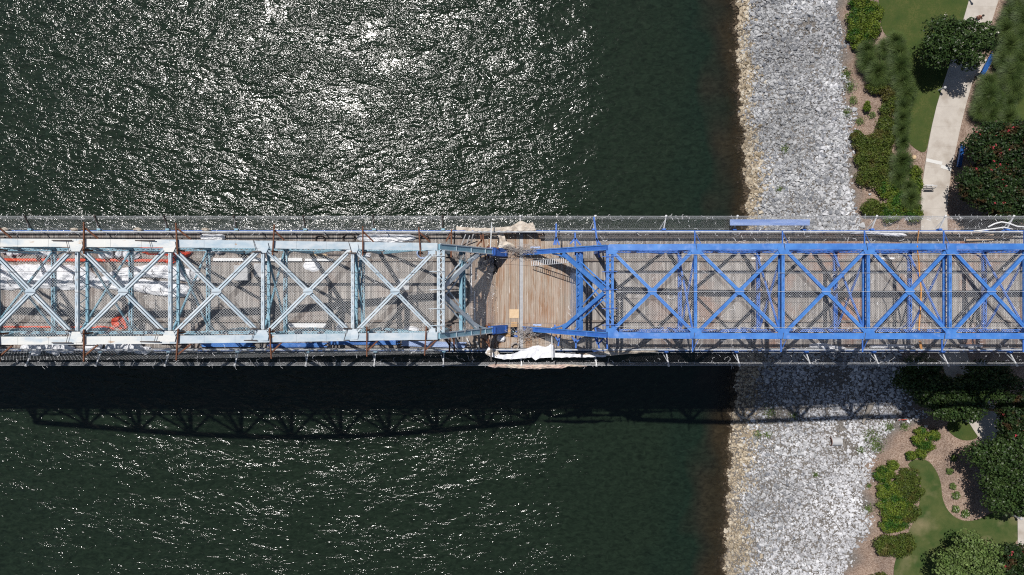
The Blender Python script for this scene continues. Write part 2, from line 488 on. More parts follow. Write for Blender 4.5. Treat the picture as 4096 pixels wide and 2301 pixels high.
def build_path():
    L_ = [(1590, -80), (1567, 0), (1530, 130), (1455, 380), (1368, 640), (1312, 880), (1285, 1060), (1264, 1200), (1254, 1340)]
    R_ = [(1785, -80), (1755, 0), (1700, 180), (1640, 380), (1575, 570), (1524, 760), (1490, 920), (1455, 1080), (1432, 1250), (1425, 1340)]
    left = [A_(*p) for p in L_] + [G(3685, 1000), G(3720, 1300), G(3800, 1560)] + [Z_(1690, 410), Z_(1770, 540), Z_(1880, 700), Z_(1990, 900), Z_(2036, 1060), Z_(2038, 1250), Z_(2030, 1500)]
    right = [A_(*p) for p in R_] + [G(3790, 1000), G(3830, 1300), G(3900, 1520)] + [Z_(1860, 300), Z_(1950, 480), Z_(2060, 700), Z_(2140, 900), Z_(2180, 1060), Z_(2190, 1250), Z_(2190, 1500)]
    def resample(pts, n):
        d = [0]
        for a, b in zip(pts, pts[1:]): d.append(d[-1] + (b - a).length)
        t = np.linspace(0, d[-1], n)
        return [Vector((np.interp(k, d, [p.x for p in pts]), np.interp(k, d, [p.y for p in pts]), 0)) for k in t]
    l = resample(left, 31); r = resample(right, 31)
    mb = MB()
    for i in range(30):       # slabs cast one after another with narrow joints
        e = .006
        a = l[i].lerp(l[i + 1], e); b = r[i].lerp(r[i + 1], e); c = r[i].lerp(r[i + 1], 1 - e); d = l[i].lerp(l[i + 1], 1 - e)
        poly = [Vector((p.x, p.y, 3.10)) for p in (a, b, c, d)]
        mb.prism(poly, .2)
        if i < 29: mb.bar(Vector((l[i + 1].x, l[i + 1].y, 3.07)), Vector((r[i + 1].x, r[i + 1].y, 3.07)), .06, .04)
    o = mb.build('path', M['conc'])
    tag(o, 'pale concrete footpath through the park', kind='structure')
    # two newer white strips laid across the path
    mb = MB()
    for a, b in (((1290, 1030), (1392, 1053)), ((1385, 1072), (1450, 1090))):
        A = A_(*a); Bp = A_(*b); A.z = Bp.z = 3.112
        mb.bar(A, Bp, .36, .02)
    tag(mb.build('path_marking', M['conc2']), 'white concrete repair strips across the footpath', kind='structure')
build_path()

# ------------------------------------------------------------------ riprap
def rock_templates(n=10, k=13):
    out = []
    for s in range(n):
        r = random.Random(s + 50)
        bm = bmesh.new()
        for _ in range(k):
            v = Vector((r.gauss(0, 1), r.gauss(0, 1), r.gauss(0, 1))).normalized()
            bm.verts.new((v.x * r.uniform(.8, 1), v.y * r.uniform(.6, .85), v.z * r.uniform(.42, .6)))
        bmesh.ops.convex_hull(bm, input=bm.verts[:])
        for v in [v for v in bm.verts if not v.link_faces]: bm.verts.remove(v)
        bmesh.ops.triangulate(bm, faces=bm.faces[:])
        bm.verts.ensure_lookup_table(); bm.verts.index_update()
        out.append((np.array([v.co[:] for v in bm.verts]), np.array([[v.index for v in f.verts] for f in bm.faces])))
        bm.free()
    return out
TPL = rock_templates()

def stones(name, pts, sizes, material, label, kind='stuff', tilt=.27):
    V = []; Fc = []; base = 0
    for (p, s) in zip(pts, sizes):
        tv, tf = TPL[rng.integers(len(TPL))]
        a = rng.uniform(0, 2 * math.pi); b = rng.normal(0, tilt); c = rng.normal(0, tilt)
        Rz = np.array([[math.cos(a), -math.sin(a), 0], [math.sin(a), math.cos(a), 0], [0, 0, 1]])
        Rx = np.array([[1, 0, 0], [0, math.cos(b), -math.sin(b)], [0, math.sin(b), math.cos(b)]])
        Ry = np.array([[math.cos(c), 0, math.sin(c)], [0, 1, 0], [-math.sin(c), 0, math.cos(c)]])
        V.append((tv * s) @ (Rz @ Rx @ Ry).T + np.array(p)); Fc.append(tf + base); base += len(tv)
    o = raw(name, np.concatenate(V), np.concatenate(Fc), material)
    return tag(o, label, kind=kind)

def rock_material(name, stops, patch_dark=.75, spec=.3):
    m = bpy.data.materials.new(name); m.use_nodes = True
    n = m.node_tree.nodes; L = m.node_tree.links; bs = n['Principled BSDF']
    bs.inputs['Roughness'].default_value = .85; bs.inputs['Specular IOR Level'].default_value = spec
    geo = n.new('ShaderNodeNewGeometry')
    r = n.new('ShaderNodeValToRGB'); e = r.color_ramp.elements
    while len(e) < len(stops): e.new(.5)
    for i, (p_, c) in enumerate(stops): e[i].position = p_; e[i].color = (*c, 1)
    L.new(geo.outputs['Random Per Island'], r.inputs[0])
    nz = n.new('ShaderNodeTexNoise'); nz.inputs['Scale'].default_value = .22; nz.inputs['Detail'].default_value = 4
    L.new(geo.outputs['Position'], nz.inputs[0])
    n2 = n.new('ShaderNodeTexNoise'); n2.inputs['Scale'].default_value = 7; n2.inputs['Detail'].default_value = 4
    L.new(geo.outputs['Position'], n2.inputs[0])
    mr = n.new('ShaderNodeMapRange'); mr.inputs[1].default_value = .38; mr.inputs[2].default_value = .62; mr.inputs[3].default_value = patch_dark; mr.inputs[4].default_value = 1.12
    L.new(nz.outputs[0], mr.inputs[0])
    m2 = n.new('ShaderNodeMapRange'); m2.inputs[1].default_value = .3; m2.inputs[2].default_value = .7; m2.inputs[3].default_value = .8; m2.inputs[4].default_value = 1.15
    L.new(n2.outputs[0], m2.inputs[0])
    k = n.new('ShaderNodeMath'); k.operation = 'MULTIPLY'; L.new(mr.outputs[0], k.inputs[0]); L.new(m2.outputs[0], k.inputs[1])
    hs = n.new('ShaderNodeHueSaturation'); L.new(r.outputs[0], hs.inputs['Color']); L.new(k.outputs[0], hs.inputs['Value'])
    L.new(hs.outputs[0], bs.inputs['Base Color'])
    b = n.new('ShaderNodeBump'); b.inputs['Distance'].default_value = .02; L.new(n2.outputs[0], b.inputs['Height']); L.new(b.outputs[0], bs.inputs['Normal'])
    return m
M['rk_grey'] = rock_material('limestone_riprap', [(0, (.20, .21, .235)), (.35, (.34, .343, .35)), (.7, (.44, .443, .452)), (1, (.56, .562, .565))])
M['rk_white'] = rock_material('pale_riprap', [(0, (.36, .35, .355)), (.4, (.52, .52, .535)), (.75, (.61, .61, .63)), (1, (.71, .71, .72))], .85)
M['rk_tan'] = rock_material('silt_stained_riprap', [(0, (.25, .20, .135)), (.4, (.37, .305, .22)), (.8, (.48, .41, .31)), (1, (.57, .52, .43))], .85)
M['rk_wet'] = rock_material('wet_riprap', [(0, (.030, .020, .011)), (.5, (.055, .038, .020)), (1, (.09, .065, .038))], .8, spec=.6)

def build_riprap():
    N = 72000
    ys = rng.uniform(-36, 36, N)
    s = shore(ys); r = rtop(ys)
    t = rng.uniform(-.07, 1.05, N)
    xs = s + t * (r - s)
    size = np.clip(rng.lognormal(math.log(.132), .44, N), .055, .46)
    lower = np.clip((-8 - ys) / 6, 0, 1)
    size *= (1 - .10 * lower)
    z = zland(xs, ys) + size * .10 + rng.uniform(-.04, .04, N)
    pts = np.stack([xs, ys, z], 1)
    # ragged upper margin and bare pockets
    nn = np.array([noise.noise(Vector((a * .28, b * .28, 3.1))) for a, b in zip(xs, ys)])
    edge = (t > .93) & (nn + rng.uniform(-.3, .5, N) < (t - .93) * 6)
    bare = np.zeros(N, bool)
    bp = [(G(2800 + a / 1.6057, 1400 + b / 1.6057), rr) for a, b, rr in ((520, 415, 1.1), (840, 150, 1.9), (910, 520, .8), (960, 640, .9), (470, 430, .6), (1290, 480, .9), (900, 590, .6))]
    bp += [(G(3230, 105), .9), (G(3290, 200), .7)]
    for c, rr in bp:
        dd = np.hypot(xs - c.x, ys - c.y) + rng.uniform(-.3, .3, N)
        bare |= (dd < rr) & (rng.uniform(0, 1, N) < .75)
    keep = ~(edge | bare)
    tan_lim = .125 + .05 * nn + .05 * np.sin(ys * .6) + .02 * np.clip(-ys / 20, 0, 1)
    d = xs - s
    grp = np.where(d < -.02 + .3 * nn, 3, np.where(t < tan_lim + rng.normal(0, .045, N), 2,
          np.where(rng.uniform(0, 1, N) < np.clip(.06 + .7 * (t - .5) + .70 * (ys < -9) * np.clip(.35 + t, 0, 1), 0, 1), 1, 0)))
    info = {0: ('riprap', 'rk_grey', 'grey limestone riprap boulders covering the river bank'),
            1: ('pale_riprap', 'rk_white', 'pale whitish riprap stones higher up the river bank'),
            2: ('silt_stained_riprap', 'rk_tan', 'tan silt-stained riprap stones along the waterline'),
            3: ('wet_riprap', 'rk_wet', 'dark wet stones under the shallow edge of the river')}
    for g, (nm, mt, lb) in info.items():
        k = keep & (grp == g)
        stones(nm, pts[k], size[k], M[mt], lb)
    # scattered submerged stones further out
    n2 = 900
    y2 = rng.uniform(-36, 36, n2); d2 = rng.exponential(.7, n2)
    x2 = shore(y2) - d2
    stones('river_bed_stones', np.stack([x2, y2, zland(x2, y2) + .05], 1), np.clip(rng.lognormal(math.log(.15), .4, n2), .08, .4), M['rk_wet'],
           'sunken stones on the river bed beside the shore')
    # a few big boulders that stand out
    for i, (u, v, sz, lb) in enumerate([(3240, 58, .50, 'largest flat grey boulder near the top of the riprap bank'),
                                        (3250, 240, .42, 'bulky grey boulder among smaller stones, high on the upper riprap'),
                                        (3300, 448, .40, 'dark grey angular boulder low on the upper riprap slope'),
                                        (3155, 1738, .48, 'flat pale slab boulder standing out in the lower riprap'),
                                        (3046, 2180, .36, 'pale block near the tan waterline stones in the lower riprap')]):
        p = G(u, v, .12)
        tv, tf = TPL[i]
        o = raw('boulder', tv * sz + np.array(p), tf, M['rk_grey'] if i < 3 else M['rk_white'])
        tag(o, lb, 'boulder')
build_riprap()

# ------------------------------------------------------------------ plants
def leaf_cloud(lobes, n, size, seed=0, inner=.55, up=.5, rough=.22):
    """many small leaf-cluster quads through the outer volume of several lobes"""
    r = np.random.default_rng(seed)
    vol = np.array([l[3] * l[4] + l[4] * l[5] for l in lobes]); vol = vol / vol.sum()
    C = []
    for li, l in enumerate(lobes):
        m = int(n * vol[li])
        d = r.normal(size=(m, 3)); d /= np.linalg.norm(d, axis=1)[:, None]
        d[:, 2] = np.where(d[:, 2] < -.35, -d[:, 2], d[:, 2])
        rad = 1 - (r.uniform(0, 1, m) ** 2.2) * inner
        wob = np.array([noise.noise(Vector(a * 2.4) + Vector((li * 7.1 + seed, 0, 0))) for a in d])
        wob2 = np.array([noise.noise(Vector(a * 6.5) + Vector((li * 3.1 + seed, 5, 0))) for a in d])
        rad = rad * (1 + rough * wob * 1.4 + rough * .8 * wob2)
        keep = (wob2 > -.42) | (r.uniform(0, 1, m) < .45)
        d = d[keep]; rad = rad[keep]
        p = d * rad[:, None] * np.array(l[3:6]) + np.array(l[0:3])
        C.append(np.concatenate([p, d], 1))
    C = np.concatenate(C)
    m = len(C)
    p = C[:, :3]
    nrm = C[:, 3:] * .9 + r.normal(size=(m, 3)) * .75 + np.array([0, 0, up])
    nrm /= np.linalg.norm(nrm, axis=1)[:, None]
    t = np.cross(nrm, r.normal(size=(m, 3))); t /= np.linalg.norm(t, axis=1)[:, None]
    b = np.cross(nrm, t)
    s = size * r.uniform(.6, 1.35, m)[:, None]
    k = .62
    V = np.stack([p - t * s, p + b * s * k, p + t * s, p - b * s * k], 1).reshape(-1, 3)
    Fq = np.arange(m * 4).reshape(-1, 4)
    return V, Fq

def mk_lobes(c, rx, ry, h, seed, n=7, z0=.3):
    """lobes filling a crown of radii rx, ry above the ground point c"""
    r = random.Random(seed)
    L = [(c.x, c.y, c.z + z0 + (h - z0) * .5, rx * (.68 if n < 8 else .52), ry * (.68 if n < 8 else .52), (h - z0) * .5)]
    for i in range(n):
        a = 2 * math.pi * i / n + r.uniform(-.35, .35)
        k = r.uniform(.45, .62) if n < 8 else r.uniform(.38, .80); s = r.uniform(.34, .50) if n < 8 else r.uniform(.22, .44)
        L.append((c.x + math.cos(a) * rx * k, c.y + math.sin(a) * ry * k, c.z + z0 + (h - z0) * r.uniform(.38, .66), rx * s, ry * s, (h - z0) * r.uniform(.28, .38)))
    return L

PX = 37.4     # photo pixels per metre on the park ground
def shrub(c, rx, ry, h, leaf, label, seed, dens=330, size=.075, cat='shrub', name='shrub', group='shrubs in the park beds', nl=6):
    t = thing(name, label, cat, c, group)
    V, Fq = leaf_cloud(mk_lobes(c, rx, ry, h, seed, nl, z0=.0), int(dens * (rx * ry * 3.2 + 1.5 * h * (rx + ry))), size, seed)
    raw('foliage', V, Fq, M[leaf], t)
    mb = MB(); r = random.Random(seed)
    for i in range(4):
        a = r.uniform(0, 6.3)
        mb.tube([c - Vector((0, 0, .05)), c + Vector((math.cos(a) * rx * .25, math.sin(a) * ry * .25, h * .4)), c + Vector((math.cos(a) * rx * .5, math.sin(a) * ry * .5, h * .7))], [.035, .025, .01], 5)
    mb.build('stem', M['bark'], t)
    return t

def tree(c, rx, ry, h, leaf, label, seed, name='tree', n=9000, size=.12, flower=None, nf=0, nl=15, fsize=.10, fl_box=None):
    """c: ground point of the trunk"""
    t = thing(name, label, 'tree', c, 'trees in the riverside park')
    lobes = mk_lobes(c, rx, ry, h, seed, nl, z0=h * .32)
    V, Fq = leaf_cloud(lobes, n, size, seed, inner=.6)
    raw('crown', V, Fq, M[leaf], t)
    mb = MB(); r = random.Random(seed + 5)
    mb.tube([c - Vector((0, 0, .1)), c + Vector((.05, .03, h * .22)), c + Vector((0, .1, h * .45)), c + Vector((.1, 0, h * .7))], [.17, .14, .10, .05], 8)
    mb.build('trunk', M['bark'], t, smooth=True)
    mb = MB()
    for l in lobes[1:]:
        s0 = c + Vector((0, 0, h * r.uniform(.2, .4)))
        e = Vector(l[:3]); mid = s0.lerp(e, .5) + Vector((0, 0, h * .05))
        mb.tube([s0, mid, e, e + (e - mid) * .4], [.08, .055, .035, .012], 6)
    mb.build('limb', M['bark'], t, smooth=True)
    if flower:
        rr = np.random.default_rng(seed + 9)
        Vs = []; 
        for i in range(nf):
            l = lobes[rr.integers(0, len(lobes))]
            d = rr.normal(size=3); d[2] = abs(d[2]) * 1.2 + .3; d /= np.linalg.norm(d)
            p = np.array(l[:3]) + d * np.array(l[3:6]) * 1.03
            if fl_box and not (fl_box[0] < p[0] < fl_box[1] and fl_box[2] < p[1] < fl_box[3]): continue
            for k in range(14):
                Vs.append(np.concatenate([p + rr.normal(size=3) * fsize * .55, d]))
        C = np.array(Vs); m = len(C)
        nrm = C[:, 3:] + rr.normal(size=(m, 3)) * .6; nrm /= np.linalg.norm(nrm, axis=1)[:, None]
        tt = np.cross(nrm, rr.normal(size=(m, 3))); tt /= np.linalg.norm(tt, axis=1)[:, None]
        bb = np.cross(nrm, tt); s = fsize * .42
        Vq = np.stack([C[:, :3] - tt * s, C[:, :3] + bb * s, C[:, :3] + tt * s, C[:, :3] - bb * s], 1).reshape(-1, 3)
        raw('blossom', Vq, np.arange(m * 4).reshape(-1, 4), M[flower], t)
    return t

def grass_tuft(c, r0, label, seed, group):
    r = np.random.default_rng(seed)
    n = int(1500 * max(r0, .5) ** 2) + 400
    a = r.uniform(0, 2 * math.pi, n); reach = r0 * np.sqrt(r.uniform(.02, 1, n)) * r.uniform(.8, 1.15, n)
    hgt = r.uniform(.75, 1.15, n) * (.85 * r0 + .25)
    base = np.stack([c.x + np.cos(a) * .18 * r0 * r.uniform(0, 1, n), c.y + np.sin(a) * .18 * r0 * r.uniform(0, 1, n), np.full(n, c.z - .03)], 1)
    dirv = np.stack([np.cos(a), np.sin(a), np.zeros(n)], 1)
    side = np.stack([-np.sin(a), np.cos(a), np.zeros(n)], 1)
    K = 5; V = []
    for k in range(K):
        s = k / (K - 1)
        rr = reach * (s ** 1.25)
        zz = hgt * (1 - (1 - s * 1.15) ** 2) * np.where(s > .8, .88, 1)
        wd = .011 * (1 - s * .75)
        ctr = base + dirv * rr[:, None] + side * (np.sin(s * 3 + a * 7) * .05 * s)[:, None]
        ctr[:, 2] += zz
        V.append(ctr - side * wd); V.append(ctr + side * wd)
    V = np.stack(V, 1)                       # n, 2K, 3
    f = []
    for k in range(K - 1):
        b0 = np.arange(n) * 2 * K + 2 * k
        f.append(np.stack([b0, b0 + 1, b0 + 3, b0 + 2], 1))
    o = raw('ornamental_grass', V.reshape(-1, 3), np.concatenate(f), M['blade'], origin=(c.x, c.y, c.z - .03))
    return tag(o, label, 'ornamental grass', group)

LEFT_G = [(1060, 295, 62), (1000, 330, 55), (885, 345, 58), (1080, 370, 66), (1085, 450, 72), (885, 420, 62), (945, 490, 72), (1010, 500, 50),
          (1105, 545, 66), (1135, 610, 62), (1120, 690, 52), (1112, 770, 52), (1105, 850, 52), (1120, 925, 44), (1100, 1050, 66), (1085, 1150, 58), (1150, 1215, 50), (1160, 1290, 60)]
for i, (x, y, r) in enumerate(sorted(LEFT_G, key=lambda g: g[1])):
    grass_tuft(A_(x, y), r / 1.608 / PX * 1.2, f'{ORD[i]} feathery green grass clump from the top, in the bed between riprap and lawn', 100 + i, 'ornamental grasses beside the riprap')
RIGHT_G = [(1850, 30, 80), (1920, 60, 80), (1790, 130, 62), (1870, 150, 80), (1755, 225, 70), (1860, 250, 70), (1930, 250, 60), (1775, 320, 76), (1880, 340, 72),
           (1750, 400, 66), (1840, 430, 80), (1790, 500, 80), (1650, 560, 66), (1820, 580, 66), (1640, 640, 76), (1700, 660, 60), (1600, 720, 62), (1670, 745, 62), (1790, 680, 50), (1775, 775, 66)]
for i, (x, y, r) in enumerate(sorted(RIGHT_G, key=lambda g: g[1])):
    grass_tuft(A_(x, y), r / 1.608 / PX * 1.2, f'{ORD[i]} feathery grass clump from the top, in the bed right of the footpath', 140 + i, 'ornamental grasses right of the footpath')

UP_SH = [(850, 30, 80, 50, 'leafL', 'bright green shrub cut by the top edge, against the riprap'),
         (860, 140, 100, 80, 'leafL', 'large bright green shrub at the top of the riprap'),
         (940, 100, 60, 70, 'leafL', 'bright green shrub between the top riprap shrub and the lawn'),
         (830, 240, 75, 60, 'leafL', 'green shrub below the large top shrub, spilling onto the stones'),
         (930, 205, 62, 52, 'leafL', 'green shrub at the top of the first grass clump'),
         (840, 310, 42, 28, 'leafL', 'small low green shrub hanging over the edge of the riprap'),
         (965, 575, 78, 42, 'leafM', 'reddish green shrub below the feathery grasses'),
         (1050, 640, 62, 62, 'leafM', 'yellow-green shrub right of the reddish shrub'),
         (895, 695, 22, 34, 'leafL', 'tiny green shrub alone on the mulch by the stones'),
         (1030, 715, 55, 48, 'leafM', 'mid green shrub under the yellow-green one'),
         (1020, 800, 62, 48, 'leafM', 'olive shrub at the neck of the long shrub bed'),
         (830, 880, 40, 32, 'leafM', 'small shrub at the left tip of the wide shrub mass'),
         (900, 930, 98, 66, 'leafM', 'widest olive shrub reaching out to the riprap edge'),
         (1000, 900, 78, 76, 'leafM', 'round olive shrub in the middle of the shrub mass'),
         (990, 1010, 72, 62, 'leafM', 'shrub below the round olive one, beside dark grass'),
         (880, 1020, 72, 52, 'leafM', 'lower left olive shrub over dark shade on the stones'),
         (915, 1130, 92, 72, 'leafM', 'large olive shrub above the bare mulch pocket'),
         (1000, 1120, 52, 62, 'leafM', 'narrow olive shrub right of the large one above the mulch pocket'),
         (1205, 1105, 46, 34, 'leafL', 'rounded dark green shrub left of the footpath'),
         (1210, 1200, 42, 80, 'leafL', 'long light green shrub touching the white folding sign'),
         (1030, 1220, 78, 52, 'leafL', 'bright shrub in the lower bed near the bridge'),
         (1100, 1280, 66, 60, 'leafL', 'light green shrub in the corner near the bridge'),
         (930, 1345, 80, 60, 'leafM', 'dark olive shrub at the foot of the bed, against the bridge'),
         (1050, 1370, 80, 60, 'leafL', 'green shrub pressed against the bridge net'),
         (1195, 1370, 62, 58, 'leafL', 'square clipped green shrub between bridge and footpath')]
for i, (x, y, rx, ry, lf, lb) in enumerate(UP_SH):
    k = 1 / 1.608 / PX
    hh = .8 + .35 * min(rx, ry) * k
    shrub(A_(x, y), rx * k * 1.15, ry * k * 1.18, hh, lf, lb, 200 + i)
LO_SH = [(1480, 540, 50, 36, 'leafL', 'round shrub at the upper right of the dark clipped group'),
         (1400, 520, 42, 32, 'leafL', 'half shaded round shrub at the top of the clipped group'),
         (1382, 572, 42, 36, 'leafL', 'round clipped shrub on the left of the group'),
         (1432, 605, 54, 40, 'leafL', 'largest round shrub in the middle of the clipped group'),
         (1400, 655, 38, 36, 'leafL', 'round shrub just below the largest clipped one'),
         (1340, 672, 33, 30, 'leafL', 'smallest round clipped shrub, lower left of the group'),
         (1225, 730, 38, 34, 'leafL', 'small light green shrub at the top of the lower hedge'),
         (1165, 790, 72, 56, 'leafL', 'light green shrub next to the lower riprap'),
         (1310, 810, 80, 62, 'leafM', 'darker olive shrub on the lawn side of the lower hedge'),
         (1200, 900, 92, 66, 'leafL', 'spreading bright shrub beside the white stones'),
         (1330, 900, 98, 80, 'leafM', 'large olive shrub bulging towards the curved lawn'),
         (1240, 990, 120, 72, 'leafL', 'broad bright shrub in the middle of the lower hedge'),
         (1320, 1040, 84, 62, 'leafM', 'olive shrub below the bulging one by the lawn'),
         (1220, 1110, 92, 60, 'leafL', 'bright shrub where the lower hedge narrows'),
         (1180, 1240, 88, 76, 'leafM', 'round shrub by the stones at the foot of the lower hedge'),
         (1285, 1240, 84, 84, 'leafM', 'round olive shrub by the lawn at the foot of the lower hedge'),
         (1155, 1442, 46, 22, 'leafM', 'low dark shrub cut by the bottom edge'),
         (1095, 1448, 26, 16, 'leafM', 'little shrub at the bottom edge nearest the stones')]
for i, (x, y, rx, ry, lf, lb) in enumerate(LO_SH):
    k = 1 / 1.6057 / PX
    shrub(Z_(x, y), rx * k * 1.1, ry * k * 1.12, .7 + .4 * min(rx, ry) * k, lf, lb, 300 + i)
FLW = [(1622, 690, 24, 'small weedy yellow-green plant in the tree shade'), (1597, 775, 26, 'topmost leafy flowering plant along the tree shade'),
       (1615, 872, 26, 'plain green leafy plant second down along the tree shade'), (1635, 930, 30, 'leafy plant with white heads, third along the tree shade'),
       (1635, 1018, 30, 'leafy plant with pale heads left of the last one'), (1697, 1048, 31, 'last white-headed plant by the lawn curve')]
for i, (x, y, r, lb) in enumerate(FLW):
    c = Z_(x, y); k = r / 1.6057 / PX
    t = shrub(c, k, k, .45, 'leafP', lb, 350 + i, dens=420, size=.06, cat='plant', name='flowering_plant', group='low plants along the tree shade', nl=5)
    rr = np.random.default_rng(i); pts = [(c.x + rr.normal() * k * .5, c.y + rr.normal() * k * .5, c.z + .5 + rr.uniform(-.08, .08)) for _ in range(10)]
    if i in (3, 4, 5):
        V = []; Fs = []; b = 0
        for p in pts:
            tv, tf = TPL[0]; V.append(tv * .05 + np.array(p)); Fs.append(tf + b); b += len(tv)
        raw('flower_head', np.concatenate(V), np.concatenate(Fs), M['white_fl'], t)

def TA(x, y, rx, ry, h, *a, **k):
    c = A_(x, y, h * .6); p = Vector((c.x, c.y, 3.0)); s = (CAM_H - 3 - h * .6) / F / 1.608
    return tree(p, rx * s, ry * s, h, *a, **k)
def TZ(x, y, rx, ry, h, *a, **k):
    c = Z_(x, y, h * .6); p = Vector((c.x, c.y, 3.0)); s = (CAM_H - 3 - h * .6) / F / 1.6057
    return tree(p, rx * s, ry * s, h, *a, **k)
TA(1480, 290, 232, 176, 5.6, 'leafD', 'round dark green tree with a few cream blossoms overhanging the footpath', 401, n=15000, flower='white_fl', nf=7, fsize=.13)
TA(1700, 960, 200, 170, 5.5, 'leafX', 'red-blossomed tree above the others, right of the footpath', 402, n=13000, flower='red_fl', nf=34)
TA(1890, 1010, 170, 200, 6.0, 'leafX', 'red-blossomed tree cut by the right edge above the bridge', 403, n=12000, flower='red_fl', nf=15)
TA(1650, 1200, 170, 180, 5.6, 'leafX', 'dark tree overhanging the footpath just above the bridge', 404, n=12000, flower='red_fl', nf=18)
TA(1830, 1310, 200, 170, 6.0, 'leafX', 'dark red-flecked tree beside the bridge on the right', 405, n=13000, flower='red_fl', nf=15)
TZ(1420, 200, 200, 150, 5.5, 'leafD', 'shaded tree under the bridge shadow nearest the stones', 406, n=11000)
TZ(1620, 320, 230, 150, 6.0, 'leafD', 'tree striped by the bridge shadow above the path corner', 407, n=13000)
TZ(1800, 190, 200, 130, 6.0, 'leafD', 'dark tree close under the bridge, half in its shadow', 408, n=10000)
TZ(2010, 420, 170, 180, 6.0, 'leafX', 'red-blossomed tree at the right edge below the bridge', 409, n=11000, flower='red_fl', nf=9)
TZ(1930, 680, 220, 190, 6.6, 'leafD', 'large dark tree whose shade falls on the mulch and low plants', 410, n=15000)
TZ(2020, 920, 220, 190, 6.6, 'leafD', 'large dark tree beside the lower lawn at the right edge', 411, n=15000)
TZ(1700, 1350, 220, 170, 5.6, 'leafP', 'lighter loose-leaved tree at the bottom edge', 412, n=11000)
TZ(2010, 1360, 150, 160, 5.2, 'leafX', 'dark red-flecked tree in the bottom right corner', 413, n=10000, flower='red_fl', nf=12)

# weeds along the top of the stones
def weeds():
    V = []
    r = np.random.default_rng(77)
    spots = [(2800 + a / 1.6057, 1400 + b / 1.6057, s) for a, b, s in ((370, 540, .5), (430, 540, .4), (1100, 560, 1.3), (1130, 620, .8), (1025, 640, .5), (1210, 490, .6), (1310, 490, .5), (600, 425, .5), (450, 400, .8), (740, 800, .3), (1075, 1015, .6), (1080, 870, .3))]
    spots += [(2900 + a / 1.608, b / 1.608, s) for a, b, s in ((380, 960, .5), (860, 780, .6), (800, 560, .8), (780, 480, .8), (780, 730, .5), (345, 1220, .4), (940, 740, .5), (820, 650, .6))]
    for u, v, s in spots:
        c = G(u, v)
        m = int(260 * s)
        p = np.stack([c.x + r.normal(0, s * .42, m), c.y + r.normal(0, s * .42, m)], 1)
        z = zland(p[:, 0], p[:, 1]) + r.uniform(.08, .28, m)
        V.append(np.concatenate([p, z[:, None]], 1))
    p = np.concatenate(V); m = len(p)
    nrm = r.normal(size=(m, 3)) * .6 + np.array([0, 0, 1]); nrm /= np.linalg.norm(nrm, axis=1)[:, None]
    t = np.cross(nrm, r.normal(size=(m, 3))); t /= np.linalg.norm(t, axis=1)[:, None]; b = np.cross(nrm, t)
    Vq = np.stack([p - t * .07, p + b * .04, p + t * .07, p - b * .04], 1).reshape(-1, 3)
    tag(raw('weeds', Vq, np.arange(m * 4).reshape(-1, 4), M['leafP']), 'sparse yellow-green weeds growing between the bank stones', kind='stuff')
weeds()

# ------------------------------------------------------------------ park furniture
def bench(c, ang, label):
    t = thing('park_bench', label, 'bench', c, 'blue benches by the footpath')
    d = Vector((math.cos(ang), math.sin(ang), 0)); n = Vector((-d.y, d.x, 0)); z = Vector((0, 0, 1))
    Lh = 1.2
    mb = MB()
    for i in range(5):
        o = c + n * (-.22 + i * .105) + z * .46
        mb.bar(o - d * Lh, o + d * Lh, .085, .035)
    mb.build('seat', M['benchb'], t)
    mb = MB()
    for i in range(4):
        o = c + n * (.27 + i * .035) + z * (.55 + i * .11)
        mb.bar(o - d * Lh, o + d * Lh, .085, .03, up=n)
    mb.build('backrest', M['benchb'], t)
    for s in (-1, 1):
        mb = MB(); e = c + d * (s * (Lh - .12))
        mb.tube([e - n * .24, e - n * .24 + z * .68, e + n * .22 + z * .68], .028, 6)
        mb.tube([e + n * .22, e + n * .24 + z * .45, e + n * .40 + z * .92], .028, 6)
        mb.tube([e - n * .24 + z * .43, e + n * .24 + z * .43], .024, 6)
        mb.build('leg', M['dsteel'], t)
zp = 3.0
c = A_(1668, 425); c.z = 3.02
bench(c, math.radians(62), 'blue slatted bench under the dark tree on the right of the footpath')
c = A_(1497, 1010); c.z = 3.02
bench(c, math.radians(80), 'blue bench half hidden under the red-blossomed trees')
sheet('bench_pad', [A_(1590, 470), A_(1620, 500), A_(1650, 505), A_(1720, 400), A_(1680, 380), A_(1640, 395)], .05, M['conc'], 'concrete pad under the upper bench', smooth=0)

def bollard(c, label):
    t = thing('bollard_light', label, 'bollard light', c, 'bollard lights along the footpath')
    MB().tube([c, c + Vector((0, 0, .95))], .085, 12).build('post', M['galv'], t, smooth=False)
    MB().tube([c + Vector((0, 0, .951)), c + Vector((0, 0, 1.10))], .125, 12).build('lamp_head', M['whitep'], t)
    MB().tube([c + Vector((0, 0, 1.101)), c + Vector((0, 0, 1.14)), c + Vector((0, 0, 1.18))], [.15, .13, .05], 12).build('cap', M['grayp'], t)
for (p, lb) in ((A_(1372, 583), 'bollard light in the tree shade at the left edge of the upper path'),
                (Z_(1690, 450), 'white-topped bollard light by the small lawn corner'),
                (Z_(2012, 1062), 'grey bollard light where the lower lawn meets the path'),
                (A_(1568, 2), 'dark-topped bollard light at the top edge of the path')):
    p.z = 3.06; bollard(p, lb)

